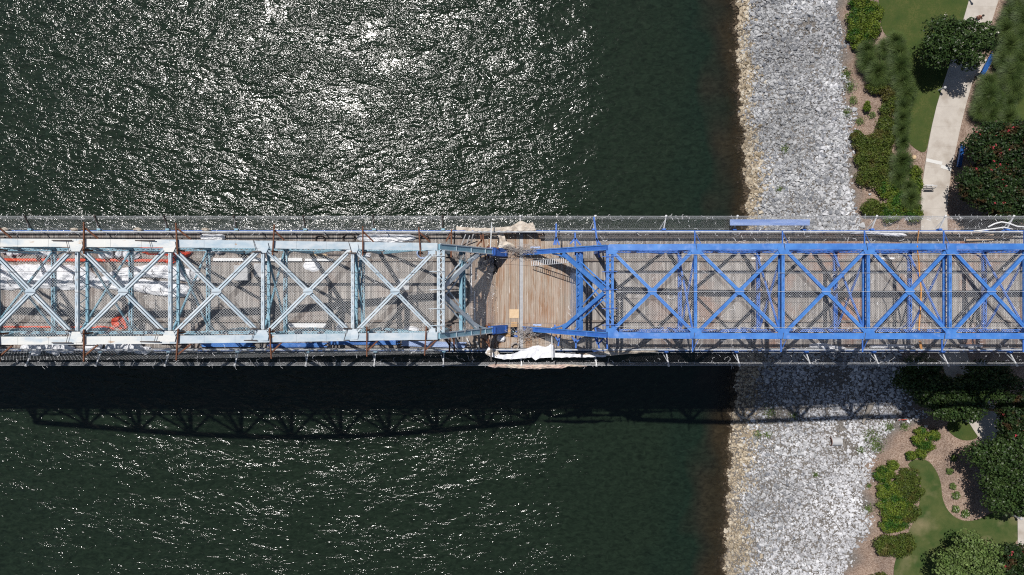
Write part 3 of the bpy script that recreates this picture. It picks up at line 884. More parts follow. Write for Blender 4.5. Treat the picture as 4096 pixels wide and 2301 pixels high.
def folding_sign(c):
    t = thing('folding_sign', 'white folding barricade standing at the left edge of the footpath', 'barricade', c)
    for s in (-1, 1):
        for e in (-.48, .48):
            MB().bar(c + Vector((e, s * .32, 0)), c + Vector((e, s * .04, 1.05)), .05, .04).build('leg', M['whitep'], t)
        for zz in (.35, .62, .9):
            k = 1 - zz / 1.05
            MB().bar(c + Vector((-.5, s * (.04 + .28 * k), zz)), c + Vector((.5, s * (.04 + .28 * k), zz)), .025, .16).build('board', M['whitep'], t)
c = A_(1292, 1208); c.z = 3.1
folding_sign(c)

def person():
    foot = A_(1583, 146); foot.z = 3.1
    t = thing('person', 'bare-chested person in dark shorts walking on the path beside the tree', 'person', foot)
    # one skinned body, walking
    J = {'pel': (0, 0, .93), 'sp': (.02, 0, 1.12), 'ch': (.04, 0, 1.36), 'nk': (.06, 0, 1.50), 'hd0': (.08, 0, 1.60), 'hd1': (.09, 0, 1.74),
         'lh': (0, .10, .88), 'lk': (.20, .11, .48), 'la': (.16, .12, .09), 'lt': (.34, .12, .04),
         'rh': (0, -.10, .88), 'rk': (.02, -.11, .47), 'ra': (-.28, -.12, .14), 'rt': (-.14, -.12, .03),
         'ls': (.04, .19, 1.42), 'le': (-.12, .25, 1.16), 'lw': (-.02, .27, .92), 'lf': (.03, .27, .82),
         'rs': (.04, -.19, 1.42), 're': (.10, -.25, 1.15), 'rw': (.30, -.24, 1.02), 'rf': (.38, -.23, .96)}
    R = {'pel': .14, 'sp': .125, 'ch': .145, 'nk': .06, 'hd0': .085, 'hd1': .10, 'lh': .09, 'lk': .06, 'la': .045, 'lt': .035, 'rh': .09, 'rk': .06, 'ra': .045, 'rt': .035,
         'ls': .06, 'le': .042, 'lw': .03, 'lf': .035, 'rs': .06, 're': .042, 'rw': .03, 'rf': .035}
    E = [('pel', 'sp'), ('sp', 'ch'), ('ch', 'nk'), ('nk', 'hd0'), ('hd0', 'hd1'), ('pel', 'lh'), ('lh', 'lk'), ('lk', 'la'), ('la', 'lt'), ('pel', 'rh'), ('rh', 'rk'), ('rk', 'ra'), ('ra', 'rt'),
         ('ch', 'ls'), ('ls', 'le'), ('le', 'lw'), ('lw', 'lf'), ('ch', 'rs'), ('rs', 're'), ('re', 'rw'), ('rw', 'rf')]
    def skin(name, keys, edges, grow, m, parent=None, extra=None):
        me = bpy.data.meshes.new(name)
        co = [J[k] for k in keys]; ed = [(keys.index(a), keys.index(b)) for a, b in edges]
        rad = [R[k] * grow for k in keys]
        if extra:
            for (a, pt, rd) in extra:
                co.append(pt); rad.append(rd); ed.append((a if a >= 0 else len(co) - 2, len(co) - 1))
        me.from_pydata(co, ed, [])
        o = bpy.data.objects.new(name, me); S.collection.objects.link(o); o.parent = parent
        sk = o.modifiers.new('skin', 'SKIN'); sk.use_smooth_shade = True
        for i, r_ in enumerate(rad): me.skin_vertices[0].data[i].radius = (r_, r_)
        me.skin_vertices[0].data[0].use_root = True
        ss = o.modifiers.new('sub', 'SUBSURF'); ss.levels = ss.render_levels = 2
        me.materials.append(m)
        return o
    keys = list(J)
    ex = []
    for hand in ('lf', 'rf'):
        b = J[hand]; i = keys.index(hand)
        for k in range(5):
            oy = (-.03 + .016 * k) if k < 4 else .04
            ln = (.07, .08, .085, .07, .045)[k]
            ex.append((i, (b[0] + ln * .7, b[1] + oy, b[2] - ln * .7), .009))
    body = skin('body', keys, E, 1, M['skin'], t, ex)
    skin('shorts', ['pel', 'lh', 'lk', 'rh', 'rk'], [('pel', 'lh'), ('lh', 'lk'), ('pel', 'rh'), ('rh', 'rk')], 1.16, M['dark_cloth'], t)
    mb = MB()
    mb.tube([foot + Vector((.05, 0, 1.70)), foot + Vector((.05, 0, 1.76)), foot + Vector((.06, 0, 1.82)), foot + Vector((.07, 0, 1.85))], [.105, .115, .09, .03], 10)
    mb.build('hair', M['hair'], t, smooth=True)
    mb = MB()
    mb.tube([foot + Vector((.19, 0, 1.66)), foot + Vector((.215, 0, 1.64))], [.012, .016], 6)
    for s in (-1, 1):
        mb.tube([foot + Vector((.09, s * .10, 1.70)), foot + Vector((.09, s * .12, 1.66)), foot + Vector((.09, s * .105, 1.62))], .014, 5)
    mb.build('face_features', M['skin'], t)
    t.rotation_euler = (0, 0, math.radians(35))
person()

# driftwood, culvert, dumped cart and litter on the bank
def misc_bank():
    a = Z_(1098, 352, .55); b = Z_(1045, 470, .35)
    mb = MB(); mb.tube([a, a.lerp(b, .25) + Vector((0, 0, .06)), a.lerp(b, .6), b], [.30, .24, .20, .10], 9)
    mb.tube([a.lerp(b, .7), a.lerp(b, .75) + Vector((.7, -.1, .1))], [.07, .03], 6)
    mb.tube([a, a + Vector((.35, .25, .1))], [.16, .05], 6)
    tag(mb.build('driftwood_log', M['drift'], smooth=False), 'weathered driftwood log lying on the white stones', 'log')
    p = Z_(840, 588, .22); e = Z_(905, 588, .30)
    mb = MB(); n = 20; vs = []
    for (c_, ) in ((p,), (e,)):
        for rad in (.44, .37):
            for k in range(n):
                t = 2 * math.pi * k / n
                vs.append(c_ + Vector((0, math.cos(t) * rad, math.sin(t) * rad)))
    fs = []
    for k in range(n):
        j = (k + 1) % n
        fs += [(k, j, 2 * n + j, 2 * n + k), (n + k, 3 * n + k, 3 * n + j, n + j), (k, n + k, n + j, j), (2 * n + k, 2 * n + j, 3 * n + j, 3 * n + k)]
    mb.add(vs, fs)
    t = thing('drain_pipe', 'grey drain pipe end with a rusty rim poking out of the stones', 'pipe', p)
    mb.build('pipe_barrel', M['grayp'], t)
    mb = MB(); mb.tube([p + Vector((-.03, math.cos(k) * .41, math.sin(k) * .41)) for k in np.linspace(0, 2 * math.pi, 22)], .045, 6, cap=False)
    mb.build('rim', M['rust'], t)
    c = Z_(1280, 415, .0)
    t = thing('wire_cart', 'dark overturned wire cart with red handle in the shade of the stones', 'cart', c)
    mb = MB()
    for i in range(8):
        mb.tube([c + Vector((-.5 + i * .15, -.3, .15)), c + Vector((-.45 + i * .14, .3, .5))], .015, 5)
    for j in range(5):
        mb.tube([c + Vector((-.5, -.3 + j * .15, .15 + j * .085)), c + Vector((.6, -.3 + j * .15, .15 + j * .085))], .015, 5)
    mb.build('basket', M['dsteel'], t)
    mb = MB(); mb.tube([c + Vector((-.2, -.55, .2)), c + Vector((.6, -.45, .45))], .035, 6); mb.build('handle', M['red'], t)
    for s in (-.4, .4):
        cc = c + Vector((s, -.6, .1)); MB().tube([cc, cc + Vector((.05, 0, 0))], .09, 10).build('wheel', M['black'], t)
    c = A_(1215, 1012); mb = MB()
    mb.tube([c, c + Vector((0, 0, .10)), c + Vector((0, 0, .14))], [.24, .22, .12], 10)
    tag(mb.build('tree_stump', M['ply']), 'low orange tree stump on mulch left of the path', 'stump')
    for (p, s, lb) in ((Z_(1452, 492, .1), .28, 'single white rock on shaded mulch'), (Z_(1090, 712, .08), .14, 'small white rock alone on the mulch'),
                       (A_(933, 1250, .1), .2, 'white rock at the foot of the mulch pocket')):
        tv, tf = TPL[2]; tag(raw('rock', tv * s + np.array(p), tf, M['rk_white']), lb, 'rock')
misc_bank()

# ================================================================== BRIDGE
# node positions measured along the bridge: (x, height of the top chord above the deck)
LX = [(-.30, -.6), (-5.13, 8.15), (-10.66, 9.2), (-16.19, 10.5), (-21.72, 11.5), (-27.25, 12.1), (-32.78, 12.35), (-38.3, 12.1), (-43.8, 11.5), (-49.3, 10.5), (-54.8, 9.3), (-60.3, 8.15)]
RX = [(.75, -.6), (6.75, 7.4), (12.6, 8.0), (18.5, 8.25), (24.3, 8.3), (29.9, 8.25), (35.5, 8.2), (41.2, 8.1), (47.0, 7.9), (52.8, 7.4)]
HB = 3.05

def truss(X, name, label, mats, lowh, frame_w, dbl):
    main, sec, low = mats
    t = thing(name, label, 'bridge truss', B(X[0][0], 0, -.6), 'steel truss spans of the bridge')
    sg = 1 if X[1][0] > X[0][0] else -1
    N = [(x, h) for x, h in X]
    def plated(a, b, wd, ht, nm, m):
        mb = MB(); mb.bar(a, b, wd * .86, ht)
        mb.bar(a, b, wd, .03, off=(0, ht / 2 + .015))
        d = (b - a).normalized(); n = max(2, int((b - a).length / 1.8))
        for i in range(1, n):          # splice plates
            p = a.lerp(b, i / n)
            mb.bar(p - d * .16, p + d * .16, wd * .97, .016, off=(0, ht / 2 + .038))
        return mb.build(nm, m, t)
    def laced(a, b, wd, dp, nm, m, pitch=.42, fl=.10, up=(0, 0, 1), parent=t, both=True):
        """two channels joined by zigzag lacing bars"""
        a = Vector(a); b = Vector(b); d = (b - a); ln = d.length; d.normalize()
        up = Vector(up); r = d.cross(up)
        if r.length < 1e-3: r = Vector((0, 1, 0))
        r.normalize(); tt = r.cross(d).normalized()
        mb = MB()
        for s in (-1, 1):
            mb.bar(a, b, .022, dp, up=up, off=(s * (wd / 2 - .011), 0))
            for e in (-1, 1):
                mb.bar(a, b, fl, .018, up=up, off=(s * (wd / 2 - .022 - fl / 2), e * (dp / 2 - .009)))
        n = max(2, int(ln / pitch))
        for i in range(n):
            s = 1 if i % 2 else -1
            p = a + d * (ln * i / n) + r * (s * (wd / 2 - .05)); q_ = a + d * (ln * (i + 1) / n) - r * (s * (wd / 2 - .05))
            for e in ((1, -1) if both else (1,)):
                o = tt * (e * (dp / 2 + .008))
                mb.bar(p + o, q_ + o, .05, .012, up=up)
        return mb.build(nm, m, parent)
    chords = {}
    for s in (-1, 1):
        a = B(N[0][0], s * HB, N[0][1]); b = B(N[1][0], s * HB, N[1][1])
        if sg < 0 or True:
            ep_ = plated(a, b, frame_w * .92, .40, 'end_post', low)
            mb = MB()
            for e in (-1, 1): mb.bar(a, b, .07, .07, off=(e * (frame_w / 2 - .05), .26))
            d_ = (b - a).normalized()
            for i_ in range(1, 5):
                p_ = a.lerp(b, i_ / 5); mb.bar(p_ - d_ * .03, p_ + d_ * .03, frame_w * .8, .05, off=(0, .25))
            mb.build('stiffener', sec, ep_)
        for k in range(1, len(N) - 1):
            m = main[min(k - 1, len(main) - 1)]
            chords[(s, k)] = plated(B(N[k][0], s * HB, N[k][1]), B(N[k + 1][0], s * HB, N[k + 1][1]), frame_w, .40, 'top_chord', m)
        # bottom chord bars just under the deck edge of the roadway
        for k in range(0, len(N) - 1):
            mb = MB()
            for e in (-.09, .09):
                mb.bar(B(N[k][0], s * HB, -.75), B(N[k + 1][0], s * HB, -.75), .03, .16, off=(e, 0))
            mb.build('bottom_chord', low, t)
        # verticals and diagonals of the side truss
        for k in range(1, len(N)):
            x, h = N[k]
            laced((B(x, s * HB, h - .22)), B(x, s * HB, -.6), .28, .22, 'vertical_post', low, up=(0, 1, 0), pitch=.5)
            if k + 1 < len(N):
                x2 = N[k + 1][0]
                laced(B(x, s * HB, h - .3), B(x2, s * HB, -.6), .16, .20, 'diagonal', low, up=(0, 1, 0), pitch=.6)
        # longitudinal laced strut half way up
        for k in range(1, len(N) - 1):
            a_ = B(N[k][0] + sg * .15, s * (HB - .08), lowh); b_ = B(N[k + 1][0] - sg * .15, s * (HB - .08), lowh)
            laced(a_, b_, .20, .12, 'side_strut', low, pitch=.35, fl=.04)
        # gusset plates on top
        for k in range(1, len(N)):
            x, h = N[k]; z = h + .255
            y0 = s * (HB - frame_w / 2 + .06)
            mb = MB()
            wd = .85; zz = z if k > 1 else h + .26
            pl = [B(x - wd * .42, y0 + s * .32, zz), B(x + wd * .42, y0 + s * .32, zz), B(x + wd * .50, y0, zz), B(x + wd * .30, y0 - s * .36, zz), B(x - wd * .30, y0 - s * .36, zz), B(x - wd * .50, y0, zz)]
            if k == 1:
                pl = [B(x - .1, y0 + s * .32, zz), B(x + sg * .62, y0 + s * .25, zz), B(x + sg * .62, y0 - s * .1, zz), B(x + sg * .40, y0 - s * .34, zz), B(x - .1, y0 - s * .34, zz)]
            mb.prism(pl, .03)
            mb.build('gusset_plate', main[min(k - 1, len(main) - 1)], t)
    # top struts
    for k in range(1, len(N)):
        x, h = N[k]
        yi = HB - frame_w / 2 + .02
        if k == 1:
            for (ox, wd, dd) in ((0.0, .20, .34), (sg * -.34 if sg < 0 else .34, .16, .30)):
                laced(B(x - sg * .10 + (ox if sg > 0 else ox), -yi, h + .02), B(x - sg * .10 + ox, yi, h + .02), wd, dd, 'portal_strut', sec, pitch=.4, fl=.07)
            mb = MB(); n = 16; xa = x - sg * .10; xb = xa + .34
            for i in range(n):
                ya = -yi + 2 * yi * i / n; yb = -yi + 2 * yi * (i + 1) / n
                if i % 2: mb.bar(B(xa, ya, h + .2), B(xb, yb, h + .2), .05, .014)
                else: mb.bar(B(xb, ya, h + .2), B(xa, yb, h + .2), .05, .014)
            mb.build('portal_lacing', sec, t)
        else:
            laced(B(x, -yi, h + .08), B(x, yi, h + .08), .20, .2, 'top_strut', sec, pitch=.5, fl=.085)
            if not dbl or k > 2:   # lower flange of the same deep strut, with lacing between
                dz = .9 if not dbl else .55
                laced(B(x + .02, -yi, h - dz), B(x + .02, yi, h - dz), .17, .14, 'companion_strut', sec if dbl else low, pitch=.4, fl=.06)
                mb = MB(); n_ = 14
                for i in range(n_):
                    za, zb = (h, h - dz) if i % 2 else (h - dz, h)
                    mb.bar(B(x, -yi + 2 * yi * i / n_, za), B(x, -yi + 2 * yi * (i + 1) / n_, zb), .05, .012, up=(1, 0, 0))
                mb.build('strut_lacing', low, t)
        if k >= 2:
            lh = lowh
            laced(B(x, -HB + .1, lh), B(x, HB - .1, lh), .26, .22, 'lower_strut', low, pitch=.35, fl=.05)
            for s in (-1, 1):
                laced(B(x + .10 * s, s * (HB - .35), h - .25), B(x + .10 * s, -s * (HB - .35), lh + .12), .13, .11, 'sway_brace', low, up=(1, 0, 0), pitch=.35, fl=.03)
                # curved knee under the lower strut
                mb = MB(); pts = [B(x, s * (HB - .12), lh - 1.5), B(x, s * (HB - .22), lh - .9), B(x, s * (HB - .5), lh - .4), B(x, s * (HB - 1.0), lh - .12)]
                mb.tube(pts, .06, 4); mb.build('knee_brace', low, t)
    # lateral X bracing in the top plane
    for k in range(1, len(N) - 1):
        x, h = N[k]; x2, h2 = N[k + 1]
        yi = HB - frame_w / 2 - .12
        for s in (-1, 1):
            a = B(x + sg * .25, s * yi, h + .10 + .02 * s); b = B(x2 - sg * .25, -s * yi, h2 + .10 + .02 * s)
            mb = MB(); d = (b - a).normalized()
            wd = .22 if dbl else .26
            for e in (-1, 1):
                mb.bar(a, b, .105, .022, off=(e * (wd / 2 - .052), .09)); mb.bar(a, b, .02, .17, off=(e * (wd / 2 - .012), 0))
                mb.bar(a, b, .07, .018, off=(e * (wd / 2 - .055), -.085))
            ln = (b - a).length; n = int(ln / .38); r = d.cross(Vector((0, 0, 1))).normalized(); up = r.cross(d)
            for i in range(n):
                sg2 = 1 if i % 2 else -1
                p = a + d * (ln * i / n) + r * (sg2 * .06) - up * .1; q_ = a + d * (ln * (i + 1) / n) - r * (sg2 * .06) - up * .1
                mb.bar(p, q_, .04, .01)
            mb.build('lateral_brace', sec, t)
        c = B((x + x2) / 2, 0, (h + h2) / 2 + .245)
        mb = MB(); mb.prism([c + Vector((dx, dy, 0)) for dx, dy in ((-.32, -.06), (-.1, -.24), (.1, -.24), (.32, -.06), (.32, .06), (.1, .24), (-.1, .24), (-.32, .06))], .025)
        mb.build('centre_plate', sec, t)
    # portal frame in the plane of the end posts
    (x0, h0), (x1, h1) = N[0], N[1]
    def ep(h): return x0 + (x1 - x0) * (h - h0) / (h1 - h0)
    hl = 5.4 if sg < 0 else 5.0
    nx = Vector((h1 - h0, 0, -(x1 - x0))).normalized()
    if nx.z < 0: nx = -nx
    laced(B(ep(hl), -HB + .2, hl), B(ep(hl), HB - .2, hl), .46, .26, 'portal_crossbeam', sec if sg > 0 else low, pitch=.4, fl=.07, up=nx)
    hd = 3.6
    for s in (-1, 1):
        a = B(ep(hd), s * (HB - .25), hd + .2); b = B(ep(h1 - .35), s * .12, h1 - .1)
        mb = MB(); mb.bar(a, b, .30, .03, up=nx, off=(0, .13)); mb.bar(a, b, .04, .24, up=nx, off=(.10, 0)); mb.bar(a, b, .04, .24, up=nx, off=(-.10, 0))
        mb.build('portal_brace', sec, t)
        mb = MB()
        pts = [B(ep(2.6), s * (HB - .2), 2.6), B(ep(3.3), s * (HB - .35), 3.3), B(ep(4.2), s * (HB - .75), 4.2), B(ep(4.9), s * (HB - 1.4), 4.9)]
        for p, q_ in zip(pts, pts[1:]): mb.bar(p, q_, .10, .20, up=nx)
        mb.build('knee_brace', sec, t)
        for (ya, yb) in ((2.2, .3), (1.2, -1.2)):
            mb = MB(); mb.bar(B(ep(hl), s * ya, hl + .1), B(x1, s * yb * .8, h1 - .2), .09, .09); mb.build('portal_diagonal', sec, t)
    # shoe at the pier
    for s in (-1, 1):
        mb = MB(); mb.box(B(x0, s * HB, -.95), .9, .7, .25); mb.box(B(x0, s * HB, -.7), .5, .5, .3); mb.build('bearing_shoe', low, t)
    return t
truss(LX, 'truss_span', 'weathered pale blue steel truss span with chalky rust-stained chords on the left', ([M['pale'], M['pale'], M['pale'], M['chalky'], M['chalky'], M['chalky']], M['pale'], M['teal']), 6.15, .50, False)
truss(RX, 'truss_span', 'freshly painted bright blue steel truss span on the right', ([M['blue']], M['blue'], M['blue_d']), 3.65, .42, True)

# blue stubs of the far bearings beside the pier on the left span
for s, lb in ((1, 'upper'), (-1, 'lower')):
    mb = MB(); a = B(-1.74, s * HB, 2.0); b = B(-.62, s * HB, -.02)
    mb.bar(a, b, .60, .50, off=(0, .04)); mb.bar(a, b, .64, .03, off=(0, .30)); mb.bar(a.lerp(b, .1), a.lerp(b, .14), .5, .06, off=(0, .34)); mb.bar(a.lerp(b, .85), a.lerp(b, .9), .5, .06, off=(0, .34))
    o = mb.build('blue_bearing_cover', M['blue_d']); tag(o, f'freshly painted blue foot of the pale truss on the {lb} side of the pier opening', 'bearing cover', 'blue truss feet')

# ---------------------------------------------------------------- deck
def deck_material():
    m = bpy.data.materials.new('deck_planks'); m.use_nodes = True
    n = m.node_tree.nodes; L = m.node_tree.links; bs = n['Principled BSDF']
    bs.inputs['Roughness'].default_value = .85; bs.inputs['Specular IOR Level'].default_value = .2
    geo = n.new('ShaderNodeNewGeometry')
    def nz(sc, st=(1, 1, 1), det=5):
        mp = n.new('ShaderNodeMapping'); mp.inputs['Scale'].default_value = st; L.new(geo.outputs['Position'], mp.inputs[0])
        a = n.new('ShaderNodeTexNoise'); a.inputs['Scale'].default_value = sc; a.inputs['Detail'].default_value = det; a.inputs['Roughness'].default_value = .65
        L.new(mp.outputs[0], a.inputs[0]); return a.outputs[0]
    def mr(x, a, b, c=0, d=1):
        k = n.new('ShaderNodeMapRange'); k.inputs[1].default_value = a; k.inputs[2].default_value = b; k.inputs[3].default_value = c; k.inputs[4].default_value = d
        L.new(x, k.inputs[0]); return k.outputs[0]
    def mix(f, a, b):
        k = n.new('ShaderNodeMix'); k.data_type = 'RGBA'
        if isinstance(f, float): k.inputs[0].default_value = f
        else: L.new(f, k.inputs[0])
        for i, x in ((6, a), (7, b)):
            if isinstance(x, tuple): k.inputs[i].default_value = (*x, 1)
            else: L.new(x, k.inputs[i])
        return k.outputs[2]
    def mul(a, b):
        k = n.new('ShaderNodeMath'); k.operation = 'MULTIPLY'; L.new(a, k.inputs[0]); L.new(b, k.inputs[1]) if not isinstance(b, float) else setattr(k.inputs[1], 'default_value', b); return k.outputs[0]
    base = mix(mr(geo.outputs['Random Per Island'], 0, 1), (.20, .182, .168), (.44, .405, .372))
    grain = nz(2.2, (9, .35, 1))
    base = mix(mul(mr(grain, .42, .62), .6), base, (.17, .148, .132))
    # fresher brown boards at the pier opening
    sp = n.new('ShaderNodeSeparateXYZ'); L.new(geo.outputs['Position'], sp.inputs[0])
    fresh = mul(mr(sp.outputs[0], -3.6, -2.6), mr(sp.outputs[0], 5.6, 3.6))
    base = mix(mul(fresh, .5), base, (.52, .40, .29))
    base = mix(mul(mul(fresh, mr(nz(1.1, (3.6, .35, 1)), .47, .62)), .7), base, (.28, .14, .065))
    rustf = mul(mr(nz(.28, (1.3, .8, 1)), .50, .66), mr(sp.outputs[0], 10.0, 26.0, .25, 1.0))
    base = mix(mul(rustf, .75), base, (.36, .15, .075))
    base = mix(mul(mr(nz(1.6, (5, .4, 1)), .58, .70), .7), base, (.66, .61, .55))
    base = mix(mr(nz(.8, (1, 1, 1)), .62, .80), base, (.16, .135, .12))
    L.new(base, bs.inputs['Base Color'])
    b = n.new('ShaderNodeBump'); b.inputs['Distance'].default_value = .006; L.new(grain, b.inputs['Height']); L.new(b.outputs[0], bs.inputs['Normal'])
    return m
def build_deck():
    t = thing('bridge_deck', 'plank deck of the bridge running across the river to the park', 'bridge deck', B(0, 0, -1.0))
    mb = MB(); r = random.Random(3)
    x = -68.0
    hole = (-.05, .42)
    while x < 56:
        wd = .145
        if not (.60 < x + wd / 2 < .90):
            for (y0, y1) in ((-4.72, -2.62), (-2.60, 2.60), (2.62, 4.72)):
                segs = [(y0, y1)]
                if y0 < -3 and hole[0] - .1 < x < hole[1]: segs = [(-4.72, -3.75), (-2.95, -2.62)]
                for a, b in segs:
                    z = r.uniform(-.004, .004)
                    mb.box(B(x + wd / 2, (a + b) / 2, -.05 + z), wd - .012, b - a, .10)
        x += wd
    mb.build('deck_planks', deck_material(), t)
    mb = MB(); mb.box(B(.75, 0, -.03), .28, 9.4, .08); mb.build('joint_strip', mat('joint_steel', (.34, .34, .35), (.42, .42, .43), 3, .6, metal=.2), t)
    for y in (-2.45, 2.45):       # timber kerbs
        mb = MB()
        for (xa, xb) in ((-68, -4.0), (5.2, 52)):
            mb.bar(B(xa, y, .10), B(xb, y, .10), .16, .18)
        mb.build('kerb', mat('kerb_timber', (.17, .14, .12), (.24, .2, .17), 3, .9), t)
    for y in (-4.8, 4.8):
        mb = MB(); mb.bar(B(-68, y, -.25), B(52, y, -.25), .14, .5); mb.build('edge_girder', M['blue_d'], t)
    for y in (-2.2, -.75, .75, 2.2):
        mb = MB(); mb.bar(B(-68, y, -.36), B(52, y, -.36), .2, .44); mb.build('stringer', M['dsteel'], t)
    xs = [a for a, _ in LX[1:]] + [a for a, _ in RX[1:]]
    for xx in xs:
        mb = MB(); mb.bar(B(xx, -4.7, -.95), B(xx, 4.7, -.95), .28, .62); mb.build('floor_beam', M['blue_d'], t)
    return t
deck_t = build_deck()

def pier():
    t = thing('bridge_pier', 'tall stone pier carrying the joint between the two truss spans', 'pier', (.4, YC, -5))
    mb = MB(); r = random.Random(9)
    zs = np.arange(-4.5, DECK - 1.6, .6)
    for i, z in enumerate(zs):
        k = (z + 4.5) / 24; hx = 1.7 - .35 * k; hy = 4.2 - .4 * k
        e = r.uniform(-.015, .015)
        mb.prism([Vector((.4 + dx * (hx + e), YC + dy * (hy + e), z + .585)) for dx, dy in ((-1, -.75), (-.6, -1), (.6, -1), (1, -.75), (1, .75), (.6, 1), (-.6, 1), (-1, .75))], .585)
    mb.build('masonry_shaft', M['pstone'], t)
    mb = MB(); zt = DECK - 1.08
    mb.prism([Vector((.4 + dx * 1.55, YC + dy * 4.1, zt)) for dx, dy in ((-1, -.8), (-.6, -1), (.6, -1), (1, -.8), (1, .8), (.6, 1), (-.6, 1), (-1, .8))], .5)
    mb.build('coping', M['pstone'], t)
pier()

# ---------------------------------------------------------------- railings
def railing(s, label):
    t = thing('bridge_railing', label, 'railing', B(0, s * 4.66, 0), 'railings along the deck edges')
    mb = MB(); mb.tube([B(-68, s * 4.66, 1.12), B(52, s * 4.66, 1.12)], .062, 8); mb.build('top_rail', M['galv'], t)
    mb = MB()
    for h in (.25, .55, .85): mb.tube([B(-68, s * 4.66, h), B(52, s * 4.66, h)], .022, 5)
    mb.build('mid_rail', M['galv'], t)
    mb = MB()
    for i in range(-27, 21):
        mb.bar(B(i * 2.5, s * 4.66, 0), B(i * 2.5, s * 4.66, 1.06), .07, .07)
    mb.build('rail_post', M['blue_d'], t)
    mb = MB(); mb.bar(B(-68, s * 4.60, .14), B(52, s * 4.60, .14), .03, .22); mb.build('toe_shade_strip', M['dsteel'], t)  # dark strip stands in for the shade along the rail foot
railing(1, 'pale pipe railing on the upper deck edge, nearest the glittering water')
railing(-1, 'pale pipe railing on the lower deck edge, above the dark bridge shadow')

# ---------------------------------------------------------------- nets
def net(surf, L_, W_, pitch, wd, name, material, parent=None, label=None, cat='safety net', group=None, step=1.2, ties=0, seed=1, tr=None, tie_name='tie_cord'):
    """diamond mesh net of real cords over the surface surf(s,t) -> point, s in 0..L_, t in 0..W_"""
    st = pitch * math.sqrt(2)
    V = []; Fq = []
    def strand(s0, t0, s1, t1):
        ln = math.hypot(s1 - s0, t1 - t0)
        if ln < .02: return
        k = max(1, int(ln / step))
        dx, dy = (s1 - s0) / ln, (t1 - t0) / ln
        pl = []
        for i in range(k + 1):
            f = i / k; a = s0 + (s1 - s0) * f; b = t0 + (t1 - t0) * f
            c = surf(a, b); e = surf(a - dy * .05, b + dx * .05)
            d = (e - c).normalized() * (wd / 2)
            pl.append((c - d, c + d))
        for i in range(k):
            n0 = len(V); V.extend([pl[i][0], pl[i][1], pl[i + 1][1], pl[i + 1][0]]); Fq.append((n0, n0 + 1, n0 + 2, n0 + 3))
    c = -W_
    while c < L_:
        # rising strand s = c + t
        t0 = max(0, -c); t1 = min(W_, L_ - c)
        if t1 > t0: strand(c + t0, t0, c + t1, t1)
        # falling strand s = c + W - t
        if t1 > t0: strand(c + W_ - (W_ - t0) + 0, W_ - t0, c + t1, W_ - t1)
        c += st
    o = raw(name, [tuple(v) for v in V], Fq, material, parent)
    if label: tag(o, label, cat, group)
    if ties:
        r = random.Random(seed); mb = MB()
        for _ in range(ties):
            s = r.uniform(0, L_); tt = r.uniform(0, W_) if r.random() < .6 else r.choice((.03, .97)) * W_
            p = surf(s, tt) + Vector((0, 0, .03)); a = r.uniform(0, 6.28); ln = r.uniform(.08, .34)
            pts = [p]
            for k in range(4):
                a += r.uniform(-1.0, 1.0); p = p + Vector((math.cos(a), math.sin(a), r.uniform(-.2, .2))) * ln / 3; pts.append(p)
            mb.tube(pts, .010, 3, cap=False)
        tk = mb.build(tie_name, M['tie'], o); tk['kind'] = 'stuff'
    return o

def hL(x): return float(np.interp(-x, [-a for a, _ in LX], [h for _, h in LX]))
def hR(x): return float(np.interp(x, [a for a, _ in RX], [h for _, h in RX]))
G_N = 'nets stretched over the bridge'
def roof_L(s, t):
    x = -43.5 + s; y = -2.85 + t
    return B(x, y, hL(x) - .75 - .25 * math.sin(math.pi * t / 5.7) + .05 * math.sin(s * 2.3) * math.sin(t * 2.9))
net(roof_L, 38.0, 5.7, .12, .0095, 'safety_net', M['net'], label='white debris net slung under the top bracing of the pale left truss', group=G_N, ties=240, seed=2)
def roof_R(s, t):
    x = 7.4 + s; y = -2.85 + t
    return B(x, y, hR(x) - .75 - .25 * math.sin(math.pi * t / 5.7) + .05 * math.sin(s * 2.1) * math.sin(t * 2.7))
net(roof_R, 33.5, 5.7, .12, .0075, 'safety_net', M['net'], label='white debris net slung under the top bracing of the bright blue right truss', group=G_N, ties=240, seed=3)
